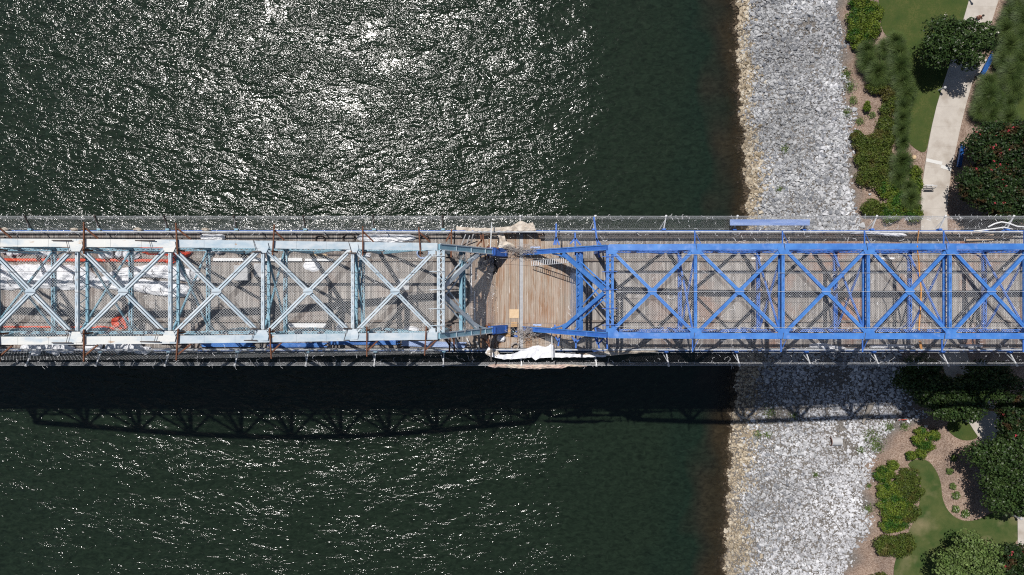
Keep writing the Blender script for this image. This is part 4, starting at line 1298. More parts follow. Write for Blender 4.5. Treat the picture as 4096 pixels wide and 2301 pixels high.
# side nets hanging from the outriggers to the railings
for s, lb in ((1, 'upper'), (-1, 'lower')):
    def side_L(a, b, s=s):
        x = -44 + a; f = b / 8.0; ht = hL(x) - .1
        sag = .35 * math.sin(math.pi * f) * (1 + .3 * math.sin(x * 1.7))
        return B(x, s * (4.62 - .32 * f - sag * .7), .9 + (ht - .9) * f)
    net(side_L, 39.0, 8.0, .15, .008 if s > 0 else .017, 'side_net', M['net'], label=f'pale side net hanging from the outriggers along the {lb} edge of the left span', group='side nets along the bridge', ties=70, seed=5 + s)
    def side_R(a, b, s=s):
        x = 2.6 + a; f = b / 7.0; ht = hR(max(x, 7.5)) - .3
        if x < 7.5: ht = 2.0 + (ht - 2.0) * (x - 2.6) / 4.9
        return B(x, s * (4.60 - 1.12 * f - .35 * math.sin(math.pi * f)), .9 + (ht - .9) * f)
    net(side_R, 38.5, 7.0, .17, .007 if s > 0 else .018, 'side_net', M['net'], label=f'pale side net drooping from the blue truss along the {lb} edge of the right span', group='side nets along the bridge', ties=110, seed=9 + s)
    def catch(a, b, s=s):
        x = -47 + a; f = b / 1.3
        return B(x, s * (4.95 + .95 * f), -.1 + .75 * f - .3 * math.sin(math.pi * f) * (1 + .4 * math.sin(x * 1.1)))
    net(catch, 95, 1.3, .10, .0045, 'catch_net', M['net'] if s > 0 else M['net_shade'], label=f'narrow catch net held out beside the deck along the {lb} side', group='catch nets beside the deck', ties=260, seed=20 + s)
    net(lambda a, b, s=s: B(-47 + a, s * (5.70 + b), .52 + b * .8), 95, .20, .05, .007, 'net_hem', M['net'], label=f'doubled bright hem of the catch net along the {lb} side', group='catch net hems', ties=200, seed=44 + s)
    mb = MB()
    for (y, z, r_) in ((5.92, .66, .012), (5.94, .70, .010), (4.98, -.08, .012)):
        mb.tube([B(-50, s * y, z)] + [B(x, s * y, z - .03 * (i % 2)) for i, x in enumerate(np.arange(-47, 48, 2.8))] + [B(50, s * y, z)], r_, 4)
    tag(mb.build('net_cable', M['galv']), f'steel cable along the outer edge of the {lb} catch net', 'cable', 'net edge cables')

# curtains closing the ends of the two spans
def cur_L(a, b):
    f = b / 4.2
    return B(-3.1 + 1.6 * f + .06 * math.sin(a * 3), -2.7 + a, 4.9 - 4.2 * f)
net(cur_L, 5.4, 4.2, .10, .014, 'net_curtain', M['net'], label='white net curtain hanging across the open end of the pale left truss', group='net curtains at the pier', ties=22, seed=31)
def cur_R(a, b):
    f = b / 3.6
    return B(4.95 - .35 * f + .05 * math.sin(a * 3), -2.75 + a, 4.9 - 3.6 * f)
net(cur_R, 5.5, 3.6, .10, .018, 'net_curtain', M['netb'], label='bluish net curtain hanging across the open end of the blue right truss', group='net curtains at the pier', ties=20, seed=32)

# ---------------------------------------------------------------- brackets and outriggers
def catch_bracket(u, s, i):
    side = 'upper' if s > 0 else 'lower'
    x = (u - 2048) / 49.7
    m = 'blue' if x > -1 else 'pale'
    t = thing('catch_net_bracket', f'{ORD[i]} catch net bracket from the left along the {side} deck edge', 'bracket', B(x, s * 4.88, -.3), 'catch net brackets')
    mb = MB(); mb.box(B(x, s * 4.92, 0.0), .28, .16, .4); mb.build('clamp', M['blue_d'] if x > -1 else M['teal'], t)
    mb = MB(); mb.bar(B(x, s * 4.96, 0), B(x + .03, s * 5.92, .74), .085, .085); mb.tube([B(x + .03, s * 5.88, .72), B(x + .03, s * 5.98, .80)], .085, 8)
    mb.build('arm', M['whitep'] if (x > 0 or s < 0) else M['dsteel'], t)
    mb = MB(); mb.tube([B(x - .28, s * 5.0, -.1), B(x - .02, s * 5.6, .45)], .03, 5); mb.build('brace', M['galv'], t)
UPB = [122, 398, 672, 947, 1222, 1497, 1772, 2080, 2375, 2655, 2937, 3215, 3487, 3758, 4028]
LOB = [127, 403, 676, 952, 1232, 1502, 1775, 2084, 2380, 2665, 2945, 3225, 3495, 3770, 4040]
for i, u in enumerate(UPB): catch_bracket(u, 1, i)
for i, u in enumerate(LOB): catch_bracket(u, -1, i)

def outrigger(u, s, i, style):
    side = 'upper' if s > 0 else 'lower'
    hf = hL if style == 'rust' else hR
    x0 = (u - 2048); x = x0 / 58
    for _ in range(5): x = x0 * (CAM_H - DECK - hf(x)) / F
    h = hf(x) + .36
    if style == 'rust':
        t = thing('steel_outrigger', f'{ORD[i]} rusty outrigger beam from the left, laid over the {side} pale chord', 'outrigger', B(x, s * HB, h - .1), 'rusty net outriggers on the pale truss')
        lean = .12 * ((i % 3) - 1)
        mb = MB(); mb.bar(B(x, s * 2.35, h), B(x - lean, s * 4.35, h), .078, .10); mb.build('beam', M['rust'], t)
        mb = MB(); mb.bar(B(x - lean * .6, s * 4.0, h - .08), B(x + .62, s * (HB + .3), h - .45), .09, .09); mb.build('brace', M['rust'], t)
        mb = MB(); mb.bar(B(x + .42, s * (HB + .34), h - .5), B(x - 1.3, s * (HB + .34), h - .5), .06, .06); mb.build('cross_angle', M['dsteel'], t)
        mb = MB(); mb.bar(B(x, s * 2.62, h - .1), B(x, s * 2.62, h - .9), .10, .10); mb.tube([B(x, s * 2.62, h + .06), B(x, s * 2.62, h + .14)], .05, 6); mb.build('clamp', M['rust'], t)
    else:
        t = thing('steel_outrigger', f'{ORD[i]} slim blue outrigger from the left on the {side} blue chord', 'outrigger', B(x, s * HB, h - .1), 'slim blue net outriggers on the blue truss')
        mb = MB(); mb.bar(B(x, s * 3.2, h - .3), B(x, s * 4.15, h - .3), .075, .075); mb.build('beam', M['blue_d'], t)
        mb = MB(); mb.tube([B(x, s * 4.1, h - .3), B(x + .5, s * (HB + .2), h - .5)], .022, 5); mb.build('brace', M['blue_d'], t)
        mb = MB(); mb.tube([B(x + .10, s * (HB - .24), h - .06), B(x + .02, s * (HB + .24), h - .06)], .016, 5); mb.build('clamp', M['dsteel'], t)
for i, u in enumerate([3, 350, 722, 1098, 1456, 1685]): outrigger(u, 1, i, 'rust')
for i, u in enumerate([8, 350, 724, 1086, 1472, 1708]): outrigger(u, -1, i, 'rust')
for i, u in enumerate([2778, 3128, 3456, 3772, 4094]): outrigger(u, 1, i, 'blue')
for i, u in enumerate([2769, 3122, 3448, 3765, 4090]): outrigger(u, -1, i, 'blue')

# short hangers clamped across the chords
r = random.Random(21)
for i, (o, x, y, sgn, lb) in enumerate([(0, 590, 300, 1, 'hanger angle on the upper pale chord, first from the left'), (0, 1330, 300, 1, 'hanger angle on the upper pale chord, second from the left'),
        (900, 250, 290, 1, 'hanger angle on the upper pale chord, third from the left'), (900, 1100, 305, 1, 'hanger angle on the upper pale chord, fourth from the left'),
        (0, 590, 1110, -1, 'hanger angle on the lower pale chord, first from the left'), (0, 1375, 1100, -1, 'hanger angle on the lower pale chord, second from the left'),
        (0, 2240, 1090, -1, 'hanger angle on the lower pale chord, third from the left'), (900, 1060, 1090, -1, 'hanger angle on the lower pale chord, fourth from the left')]):
    p = P(o + x / 2.2266, 850 + y / 2.2266, DECK + hL(((o + x / 2.2266) - 2048) / 62) + .3)
    mb = MB()
    mb.bar(p + Vector((-.9, sgn * .36, 0)), p + Vector((.35, sgn * .36, 0)), .06, .05)
    mb.tube([p + Vector((0, sgn * .36, .02)), p + Vector((.22, -sgn * .40, .05))], .018, 5)
    mb.bar(p + Vector((-.05, -sgn * .42, 0)), p + Vector((.50, -sgn * .42, 0)), .08, .06)
    tag(mb.build('chord_hanger', M['dsteel']), lb, 'hanger', 'hangers clamped over the pale chords')

# scaffold posts around the pier opening
def scaffold(pts, m, label, w_=.10):
    t = thing('scaffold_bracket', label, 'scaffold', Vector(pts[0][0]), 'scaffold brackets round the pier opening')
    for i, (a, b) in enumerate(pts):
        MB().bar(a, b, w_, w_).build('scaffold_arm', M[m], t)
SC = [(1750, [((125, 150), (122, 400)), ((122, 180), (75, 260))], 4.6, 'rust', 'rusty scaffold bracket over the upper chord near the pale portal'),
      (1750, [((150, 170), (150, 280))], 4.0, 'dsteel', 'dark scaffold tube beside the upper pale chord'),
      (1750, [((200, 290), (198, 400))], 4.0, 'dsteel', 'dark clamp bar across the upper pale end post'),
      (1750, [((405, 195), (428, 425)), ((400, 240), (350, 300)), ((385, 200), (392, 270))], 2.2, 'rust', 'tall rusty scaffold bracket at the upper tip of the pale truss'),
      (1750, [((482, 90), (468, 400))], 2.0, 'galv', 'grey scaffold tube standing across the upper railing by the pier'),
      (1750, [((300, 310), (295, 370)), ((300, 340), (370, 342))], 2.8, 'rust', 'rusty clamp with a cross arm on the upper end post'),
      (1750, [((120, 1010), (105, 1245)), ((70, 1120), (112, 1190))], 4.6, 'rust', 'rusty scaffold bracket over the lower chord near the pale portal'),
      (1750, [((142, 1100), (150, 1235))], 4.0, 'rust', 'short rusty bracket beside the lower pale chord'),
      (1750, [((200, 1020), (196, 1130))], 4.0, 'dsteel', 'dark clamp bar across the lower pale end post'),
      (1750, [((435, 1000), (462, 1200)), ((400, 1120), (455, 1170))], 2.2, 'rust', 'tall rusty scaffold bracket at the lower tip of the pale truss'),
      (1750, [((474, 1000), (478, 1320))], 2.0, 'dsteel', 'dark scaffold tube standing over the lower railing by the pier'),
      (1750, [((446, 300), (446, 415)), ((458, 290), (456, 410)), ((430, 320), (545, 318))], 1.6, 'rust', 'cluster of rusty angles between the pale and blue parts of the upper end post'),
      (1750, [((452, 985), (450, 1100)), ((466, 990), (464, 1095)), ((440, 1088), (520, 1092))], 1.6, 'rust', 'cluster of rusty angles between the pale and blue parts of the lower end post'),
      (1750, [((380, 300), (384, 405)), ((60, 400), (200, 408)), ((240, 350), (330, 352))], 3.0, 'dsteel', 'dark clamped bars beside the upper tip of the pale truss'),
      (1750, [((10, 992), (150, 990)), ((60, 1010), (130, 1040)), ((385, 1030), (382, 1105))], 5.0, 'dsteel', 'dark clutter of clamps beside the lower end of the pale portal'),
      (1750, [((310, 1040), (318, 1100)), ((310, 1068), (380, 1072))], 2.8, 'rust', 'rusty clamp with a cross arm on the lower end post'),
      (1750, [((1057, 100), (1055, 290)), ((1055, 220), (1035, 290)), ((1055, 220), (1085, 290))], 2.4, 'blue_d', 'blue scaffold leg over the upper edge by the blue truss tip'),
      (1750, [((1225, 180), (1228, 390)), ((1225, 230), (1180, 280)), ((1225, 230), (1275, 290))], 4.4, 'blue_d', 'blue forked bracket on the upper blue end post'),
      (1750, [((1392, 40), (1440, 400)), ((1410, 230), (1455, 290))], 5.5, 'blue_d', 'long leaning blue tube crossing the upper blue end post'),
      (1750, [((1016, 1020), (1022, 1310))], 2.0, 'galv', 'grey scaffold tube crossing the lower railing by the blue tip'),
      (1750, [((1045, 1000), (1045, 1080)), ((1085, 1110), (1075, 1190)), ((1050, 1110), (1080, 1150))], 2.4, 'blue_d', 'small blue forked bracket below the blue truss tip'),
      (1750, [((1232, 1030), (1232, 1210)), ((1232, 1160), (1195, 1105)), ((1232, 1160), (1278, 1115))], 4.2, 'blue_d', 'blue forked bracket on the lower blue end post'),
      (1750, [((1405, 1030), (1440, 1210)), ((1428, 1175), (1400, 1110)), ((1430, 1175), (1475, 1125))], 5.6, 'blue_d', 'blue Y-shaped bracket below the blue portal'),
      (1750, [((1508, 1110), (1512, 1215))], 6.0, 'blue_d', 'straight blue stub below the blue portal')]
for o, segs, h, m, lb in SC:
    scaffold([(q(o, a[0], a[1], h), q(o, b[0], b[1], h)) for a, b in segs], m, lb, .11 if m != 'galv' else .08)

# hoops and clamps round the portal struts
for (X, hh, m, lb, grp) in ((LX[1][0], 8.15, 'pale', 'pale', 'p'), (RX[1][0], 7.4, 'blue_d', 'blue', 'b')):
    for i, y in enumerate((-2.35, -1.2, .1, 1.35, 2.4)):
        mb = MB(); mb.tube([B(X - .5, y, hh + .26), B(X + .55, y + .03, hh + .28)], .028, 6)
        mb.tube([B(X - .45, y, hh + .26), B(X - .45, y, hh - .2)], .02, 5)
        tag(mb.build('clamp_bar', M[m]), f'{ORD[i]} clamp bar from the bottom across the {lb} portal strut', 'clamp', f'clamp bars on the {lb} portal strut')

# ---------------------------------------------------------------- things lying on the deck
def lump(path, hgt, seed, nw=14, wr=.35, sc=1.6):
    """crumpled sheet / roll lying along a path of (point, width)"""
    pts = [p for p, _ in path]; ws = [w_ for _, w_ in path]
    d = [0]
    for a, b in zip(pts, pts[1:]): d.append(d[-1] + (b - a).length)
    n = max(8, int(d[-1] / .14)); ss = np.linspace(0, d[-1], n)
    cx = [np.interp(s, d, [p.x for p in pts]) for s in ss]; cy = [np.interp(s, d, [p.y for p in pts]) for s in ss]; cz = [np.interp(s, d, [p.z for p in pts]) for s in ss]
    wv = [np.interp(s, d, ws) for s in ss]
    mb = MB()
    for i in range(n):
        j0, j1 = max(i - 1, 0), min(i + 1, n - 1)
        tx, ty = cx[j1] - cx[j0], cy[j1] - cy[j0]; l = math.hypot(tx, ty) or 1; nx, ny = -ty / l, tx / l
        endf = min(1, min(i, n - 1 - i) / max(1, .07 * n) * .6 + .4)
        for j in range(nw + 1):
            a = math.pi * j / nw
            v = Vector((ss[i] * sc, j * .9, seed * 3.7))
            wob = 1 + wr * noise.noise(v) + wr * .5 * noise.noise(v * 2.7)
            rad = wv[i] / 2 * wob * endf
            ridge = 1 + .5 * noise.noise(Vector((ss[i] * sc * 1.5, j * .6, seed + 9.1)))
            mb.v.append((cx[i] + nx * math.cos(a) * rad, cy[i] + ny * math.cos(a) * rad, cz[i] + max(0, math.sin(a)) * hgt * ridge * wob * endf + .005))
    for i in range(n - 1):
        for j in range(nw):
            a = i * (nw + 1) + j
            mb.f.append((a, a + 1, a + nw + 2, a + nw + 1))
    return mb
def roll(name, label, cat, o, pts, hgt, m, seed, h=0.0, group=None, wr=.35, nw=14, sc=1.6):
    mb = lump([(q(o, x, y, h), w_ / 2.2266 / 49.7) for x, y, w_ in pts], hgt, seed, nw, wr, sc)
    return tag(mb.build(name, M[m], smooth=False), label, cat, group)

roll('tarpaulin', 'big white tarpaulin bundle lying along the roadway at the left edge', 'tarpaulin', 0, [(-60, 580, 205), (120, 575, 225), (300, 560, 205), (480, 575, 215), (640, 580, 215), (780, 590, 200), (860, 590, 120)], .55, 'tarp', 1, wr=.14)
roll('tarpaulin', 'long white tarpaulin roll below the middle one, tied with dark rope', 'tarpaulin', 0, [(800, 640, 90), (980, 625, 120), (1180, 640, 110), (1380, 670, 130), (1560, 690, 140), (1720, 700, 90)], .5, 'tarp', 2, wr=.14)
roll('tarpaulin', 'upper white tarpaulin roll reaching right towards the portal', 'tarpaulin', 0, [(960, 560, 60), (1120, 540, 90), (1320, 520, 110), (1500, 530, 120), (1680, 560, 120), (1780, 600, 70)], .5, 'tarp', 3, wr=.14)
for i, (a, b) in enumerate((((700, 500), (700, 690)), ((1310, 625), (1320, 735)), ((1460, 630), (1470, 750)), ((1370, 480), (1420, 600)), ((120, 545), (125, 680)), ((1700, 500), (1760, 640)))):
    mb = MB(); A0 = q(0, *a, 0); B0 = q(0, *b, 0); pts = []
    for k in range(9):
        f = k / 8; p = A0.lerp(B0, f); p.z = DECK + .03 + .66 * math.sin(math.pi * f); pts.append(p)
    mb.tube(pts, .022, 5)
    tag(mb.build('lashing_rope', M['black']), f'{ORD[i]} dark rope lashing around the white tarpaulins', 'rope', 'ropes around the tarpaulins')
# white sacks in rows on the walkways
def sack(p, s, seed, label, group):
    r_ = random.Random(seed); mb = MB(); n, k = 9, 12; a0 = r_.uniform(0, 6.28)
    for i in range(n + 1):
        th = math.pi * i / n
        for j in range(k):
            ph = 2 * math.pi * j / k
            d = Vector((math.sin(th) * math.cos(ph), math.sin(th) * math.sin(ph), math.cos(th)))
            rr = 1 + .28 * noise.noise(d * 1.9 + Vector((seed, 0, 0))) + .16 * noise.noise(d * 5 + Vector((seed, 2, 0)))
            d = d * rr
            X_ = d.x * s; Y_ = d.y * s * .72
            mb.v.append((p.x + X_ * math.cos(a0) - Y_ * math.sin(a0), p.y + X_ * math.sin(a0) + Y_ * math.cos(a0), p.z + max(.01, .30 + d.z * s * .75)))
    for i in range(n):
        for j in range(k):
            a = i * k + j; b = i * k + (j + 1) % k
            mb.f.append((a, b, b + k, a + k))
    tag(mb.build('white_sack', M['tarp']), label, 'sack', group)
lowx = [(250, 1205), (305, 1190), (350, 1225), (420, 1200), (470, 1215), (520, 1215), (590, 1215), (640, 1205), (830, 1200), (890, 1195), (1010, 1200), (1070, 1190), (1130, 1200), (1190, 1200), (1250, 1210), (1320, 1225)]
for i, (x, y) in enumerate(lowx): sack(q(0, x, y), .40 + .05 * (i % 3), 40 + i, f'{ORD[i]} crumpled white sack from the left on the lower walkway', 'white sacks on the lower walkway')
upx = [(40, 335), (110, 350), (190, 345), (250, 335), (330, 345), (410, 360), (480, 375), (930, 375), (990, 365), (1080, 370), (1150, 380), (1210, 385), (1880, 350), (1960, 340)]
for i, (x, y) in enumerate(upx): sack(q(0, x, y), .34 + .05 * (i % 3), 70 + i, f'{ORD[i]} white sack from the left beside the upper kerb', 'white sacks beside the upper kerb')
roll('crumpled_sheet', 'crumpled white sheeting on the upper walkway by the rusty post', 'sheeting', 0, [(1790, 215, 50), (1900, 225, 70), (2010, 220, 60)], .35, 'tarp', 6)
roll('crumpled_sheet', 'long white sheeting heaped on the upper walkway near the cable coil', 'sheeting', 900, [(1180, 225, 70), (1300, 230, 90), (1450, 232, 80), (1600, 230, 70), (1700, 225, 50)], .35, 'tarp', 7)
roll('crumpled_sheet', 'white sheeting by the lower kerb under the third gusset', 'sheeting', 900, [(1000, 1010, 80), (1040, 1030, 110), (1090, 1035, 80)], .35, 'tarp', 8)
roll('crumpled_sheet', 'small white sheeting heap beside the lower kerb near the portal', 'sheeting', 900, [(1580, 1045, 40), (1660, 1045, 60), (1730, 1045, 40)], .25, 'tarp', 9)
roll('crumpled_sheet', 'little white rag on the roadway below the upper kerb', 'sheeting', 900, [(1235, 385, 30), (1300, 380, 40)], .2, 'tarp', 10)
roll('crumpled_sheet', 'clear plastic sheet scrap on the roadway between the braces', 'sheeting', 900, [(700, 470, 60), (780, 480, 90), (850, 470, 60)], .12, 'tarp', 12)

def hose(name, label, cat, pts, r_, m, h=.08):
    mb = MB(); mb.tube([q(o, x, y, h) for o, x, y in pts], r_, 7)
    return tag(mb.build(name, M[m], smooth=True), label, cat)
hose('red_hose', 'straight red-orange duct hose along the upper side of the roadway', 'hose', [(0, -80, 422), (0, 300, 424), (0, 700, 425), (0, 1100, 426), (0, 1520, 430)], .13, 'red', .14)
hose('red_hose', 'thin red-orange hose along the lower kerb of the left span', 'hose', [(0, -80, 1018), (0, 400, 1020), (0, 760, 1022), (0, 900, 1032), (0, 1000, 1045)], .075, 'red', .08)
roll('red_sheet', 'bright red-orange sheeting bunched under the upper chord', 'sheeting', 0, [(1230, 325, 40), (1330, 345, 60), (1440, 345, 60), (1560, 370, 70), (1640, 380, 60), (1720, 355, 20)], .35, 'red', 13)
roll('red_sheet', 'red-orange end flap of the upper duct hose', 'sheeting', 0, [(1480, 440, 50), (1540, 430, 60), (1570, 400, 50)], .3, 'red', 14)
roll('red_sheet', 'red-orange sheet heap beside the lower kerb on the left span', 'sheeting', 0, [(1000, 980, 60), (1060, 975, 110), (1130, 980, 120), (1190, 1010, 80)], .4, 'red', 15)
roll('red_sheet', 'flat red-orange hose end spilling from the lower heap', 'sheeting', 0, [(850, 1025, 30), (930, 1035, 45), (1020, 1045, 40)], .15, 'red', 16)

def slab(name, label, cat, o, a, b, wpx, thick, m, h=0.0):
    A0 = q(o, a[0], a[1], h + thick / 2 + .01); B0 = q(o, b[0], b[1], h + thick / 2 + .01)
    mb = MB(); mb.bar(A0, B0, wpx / 2.2266 / 49.7, thick)
    return tag(mb.build(name, M[m]), label, cat)
slab('white_board', 'white plank on the upper kerb, left piece of three', 'board', 0, (1900, 420), (2240, 420), 26, .05, 'whitep', .2)
slab('white_board', 'longest white plank on the upper kerb, middle of three', 'board', 900, (230, 420), (688, 420), 28, .05, 'whitep', .2)
slab('white_board', 'white plank on the upper kerb, right piece of three', 'board', 900, (712, 422), (965, 422), 20, .05, 'whitep', .2)
slab('white_board', 'whitish grey board along the lower kerb of the left span', 'board', 900, (560, 1005), (900, 1008), 38, .04, 'whitep', .0)
slab('white_board', 'white plank lying loose near the pale portal, upper one', 'board', 1750, (302, 450), (300, 720), 10, .05, 'whitep', .0)
slab('white_board', 'white plank lying loose near the pale portal, lower one', 'board', 1750, (330, 700), (332, 960), 10, .05, 'whitep', .0)
slab('white_board', 'faded white board by the upper kerb of the blue span', 'board', 2300, (1570, 412), (1660, 412), 22, .04, 'whitep', .0)
slab('white_board', 'grey-white board by the upper kerb further right on the blue span', 'board', 3072, (930, 415), (1125, 413), 24, .04, 'whitep', .0)
slab('grey_mat', 'bluish grey equipment box casting a shadow on the roadway', 'box', 0, (2095, 540), (2215, 540), 135, .5, 'grayp')
slab('grey_mat', 'grey square mat on the roadway beside the gusset', 'mat', 900, (262, 515), (402, 515), 120, .12, 'grayp')
slab('grey_mat', 'light grey mat on the roadway in the third left bay', 'mat', 900, (1540, 640), (1640, 640), 100, .05, 'grayp')
slab('plywood_sheet', 'pale clipped-corner plywood square on the open deck', 'plywood', 1750, (640, 902), (726, 902), 78, .03, 'ply')
slab('steel_plate', 'blue steel plate on deck at the blue truss tip, upper side', 'plate', 1750, (828, 312), (915, 312), 16, .04, 'corr')
slab('steel_plate', 'blue steel plate on deck at the blue truss tip, lower side', 'plate', 1750, (850, 1003), (925, 1003), 16, .04, 'corr')
def hatch():
    t = thing('deck_hatch', 'open hatch framed with raw orange timber in the lower walkway', 'hatch', B(.2, -3.3, -.1))
    mb = MB()
    for i in range(5): mb.box(B(-.62, -3.62 + i * .13, .03), 1.0, .12, .05)
    mb.build('hatch_boards', M['wood'], t)
    mb = MB()
    for i in range(3): mb.box(B(.17, -2.85 + i * .13, .04), .5, .12, .05)
    mb.build('hatch_frame', M['wood'], t)
    mb = MB(); mb.box(B(.3, -3.7, -.5), .3, .2, .5); mb.build('inner_box', M['blue_d'], t)
hatch()
roll('white_sack_bag', 'square white bag on the lower walkway left of the timber hatch', 'bag', 1750, [(528, 1120, 55), (565, 1122, 66), (605, 1125, 55)], .35, 'tarp', 17, wr=.12)

# blue beams stacked on the lower walkway
def beams(name, label, o, a, b, wpx, n, m='corr', h=0.0):
    t = thing(name, label, 'beam stack', q(o, (a[0] + b[0]) / 2, (a[1] + b[1]) / 2, h), 'blue beams and sheets on the lower walkway')
    A0 = q(o, *a, h + .12); B0 = q(o, *b, h + .12); w_ = wpx / 2.2266 / 49.7
    for i in range(n):
        e = (i - (n - 1) / 2) * w_ / n
        mb = MB(); mb.bar(A0 + Vector((.1 * (i % 2), 0, .02 * (i % 3))), B0 - Vector((.15 * (i % 3), 0, -.02 * (i % 2))), w_ / n * .8, .16, off=(e, 0)); mb.build('beam', M[m], t)
beams('blue_beam_stack', 'stack of blue beams on the lower walkway, leftmost', 0, (1790, 1180), (2270, 1178), 38, 4, 'blue')
beams('blue_beam_stack', 'stack of blue beams on the lower walkway under the second gusset', 900, (380, 1182), (912, 1180), 42, 4, 'blue')
beams('blue_beam_stack', 'longest pale blue beam stack on the lower walkway by the portal', 900, (925, 1155), (1560, 1158), 42, 5, 'blue')
beams('blue_beam_stack', 'blue beams running out past the portal on the lower walkway', 900, (1570, 1165), (2150, 1182), 50, 5, 'corr')

def corrugated(label, o, x0, x1, y0, y1, h, n=9):
    mb = MB(); a = q(o, x0, y0, h); b = q(o, x1, y1, h)
    k = n * 4; vs = []; 
    for i in range(k + 1):
        y = a.y + (b.y - a.y) * i / k; z = a.z + .03 * math.sin(i * math.pi / 2)
        vs += [(a.x, y, z), (b.x, y, z), (a.x, y, z - .012), (b.x, y, z - .012)]
    fs = []
    for i in range(k):
        c0 = i * 4; d0 = c0 + 4
        fs += [(c0, c0 + 1, d0 + 1, d0), (c0 + 2, d0 + 2, d0 + 3, c0 + 3), (c0, d0, d0 + 2, c0 + 2), (c0 + 1, c0 + 3, d0 + 3, d0 + 1)]
    mb.add(vs, fs)
    return tag(mb.build('corrugated_sheet', M['corr']), label, 'sheet metal', 'corrugated blue sheets')
corrugated('long ribbed pale blue sheet resting on the upper catch net', 2300, 1380, 2092, 62, 116, .85, 7)

# corner cloths hung on the railings
def cloth(name, label, cat, o, pts, h, m, seed, amp=.16, ridge=2.2):
    """a wrinkled sheet with an irregular outline, thick enough to have an underside"""
    w_ = [q(o, x, y, h) for x, y in pts]
    bm = bmesh.new(); f = bm.faces.new([bm.verts.new(p) for p in w_])
    bmesh.ops.triangulate(bm, faces=bm.faces[:])
    for _ in range(5):
        lg = [e for e in bm.edges if e.calc_length() > .22]
        if not lg: break
        bmesh.ops.subdivide_edges(bm, edges=lg, cuts=1)
        bmesh.ops.triangulate(bm, faces=[f for f in bm.faces if len(f.verts) > 3])
    for v in bm.verts:
        a = Vector((v.co.x * ridge, v.co.y * ridge * .8, seed))
        v.co.z += amp * (1 - abs(noise.noise(a)) * 3) + amp * .5 * noise.noise(a * 2.6) 
        v.co.x += .05 * noise.noise(a * 2); v.co.y += .05 * noise.noise(a * 2 + Vector((9, 0, 0)))
    bmesh.ops.recalc_face_normals(bm, faces=bm.faces[:])
    c = w_[0].copy()
    for v in bm.verts: v.co -= c
    me = bpy.data.meshes.new(name); bm.to_mesh(me); bm.free(); me.materials.append(M[m])
    ob = bpy.data.objects.new(name, me); ob.location = c; S.collection.objects.link(ob)
    sd = ob.modifiers.new('thick', 'SOLIDIFY'); sd.thickness = .02
    return tag(ob, label, cat)
cloth('canvas_sheet', 'cream canvas folded over the upper railing near the pier', 'canvas', 1750, [(165, 125), (300, 137), (470, 140), (560, 130), (650, 125), (700, 97), (735, 75), (760, 80), (800, 102), (850, 88), (862, 120), (880, 160), (700, 165), (400, 166), (170, 160)], 1.2, 'canvas', 3, amp=.07)
cloth('canvas_sheet', 'cream canvas strip trailing from the upper railing down to the blue truss foot', 'canvas', 1750, [(530, 175), (590, 185), (612, 258), (682, 280), (690, 312), (600, 328), (528, 316), (560, 262)], .6, 'canvas', 5)
cloth('canvas_sheet', 'large white canvas spread over the lower railing at the pier', 'canvas', 1750, [(425, 1250), (450, 1195), (475, 1215), (530, 1262), (600, 1266), (690, 1255), (760, 1225), (850, 1192), (900, 1184), (960, 1200), (1010, 1172), (1040, 1186), (1045, 1250),
      (1140, 1256), (1300, 1264), (1500, 1272), (1500, 1287), (1130, 1291), (960, 1293), (905, 1298), (872, 1314), (840, 1292), (700, 1303), (600, 1311), (540, 1297), (470, 1285)], 1.15, 'tarp', 7, amp=.08, ridge=1.7)
roll('canvas_sheet', 'dirty white sheeting bunched on the lower railing corner left of the pier', 'canvas', 1750, [(425, 1250, 40), (470, 1240, 70), (510, 1240, 60), (545, 1285, 40)], .5, 'canvas', 25, h=.8, sc=3)
roll('pink_canvas', 'pinkish rolled canvas hanging outside the lower catch net below the pier', 'canvas', 1750, [(448, 1362, 26), (500, 1368, 40), (540, 1364, 26), (640, 1368, 32), (740, 1372, 36), (860, 1376, 40), (960, 1370, 32), (1040, 1372, 36), (1100, 1372, 34), (1160, 1362, 20), (1330, 1368, 14)], .28, 'pink', 26, h=.55, sc=2.2)
roll('rolled_sheet', 'rolled white plastic along the lower railing of the blue span, left part', 'sheeting', 2300, [(-10, 1280, 30), (200, 1262, 46), (400, 1248, 36), (560, 1240, 26), (740, 1232, 18)], .25, 'canvas', 27, h=.9, sc=2.4)
roll('rolled_sheet', 'rolled clear plastic by the upper railing of the blue span', 'sheeting', 3072, [(730, 185, 20), (900, 180, 24), (1040, 190, 30), (1230, 205, 26)], .2, 'tarp', 28, h=.9)
roll('rolled_sheet', 'crumpled clear plastic on the lower walkway of the blue span', 'sheeting', 3072, [(360, 1190, 40), (480, 1190, 56), (600, 1210, 50), (700, 1215, 26)], .25, 'tarp', 29, h=.05)
roll('rolled_sheet', 'long clear plastic roll on the lower walkway near the right edge', 'sheeting', 3072, [(900, 1195, 30), (1100, 1190, 34), (1300, 1195, 28)], .2, 'tarp', 30, h=.05)
roll('rolled_sheet', 'rolled plastic at the far right of the lower walkway', 'sheeting', 3072, [(1700, 1188, 24), (1800, 1190, 30), (1910, 1188, 24)], .2, 'tarp', 31, h=.05)
slab('kraft_sheet', 'brown kraft paper sheet on the upper walkway at the right', 'paper sheet', 3072, (1765, 222), (2010, 215), 62, .02, 'kraft', .3)
slab('kraft_sheet', 'pinkish brown board along the upper railing at the right', 'board', 3072, (1250, 190), (1960, 180), 30, .03, 'kraft', .6)

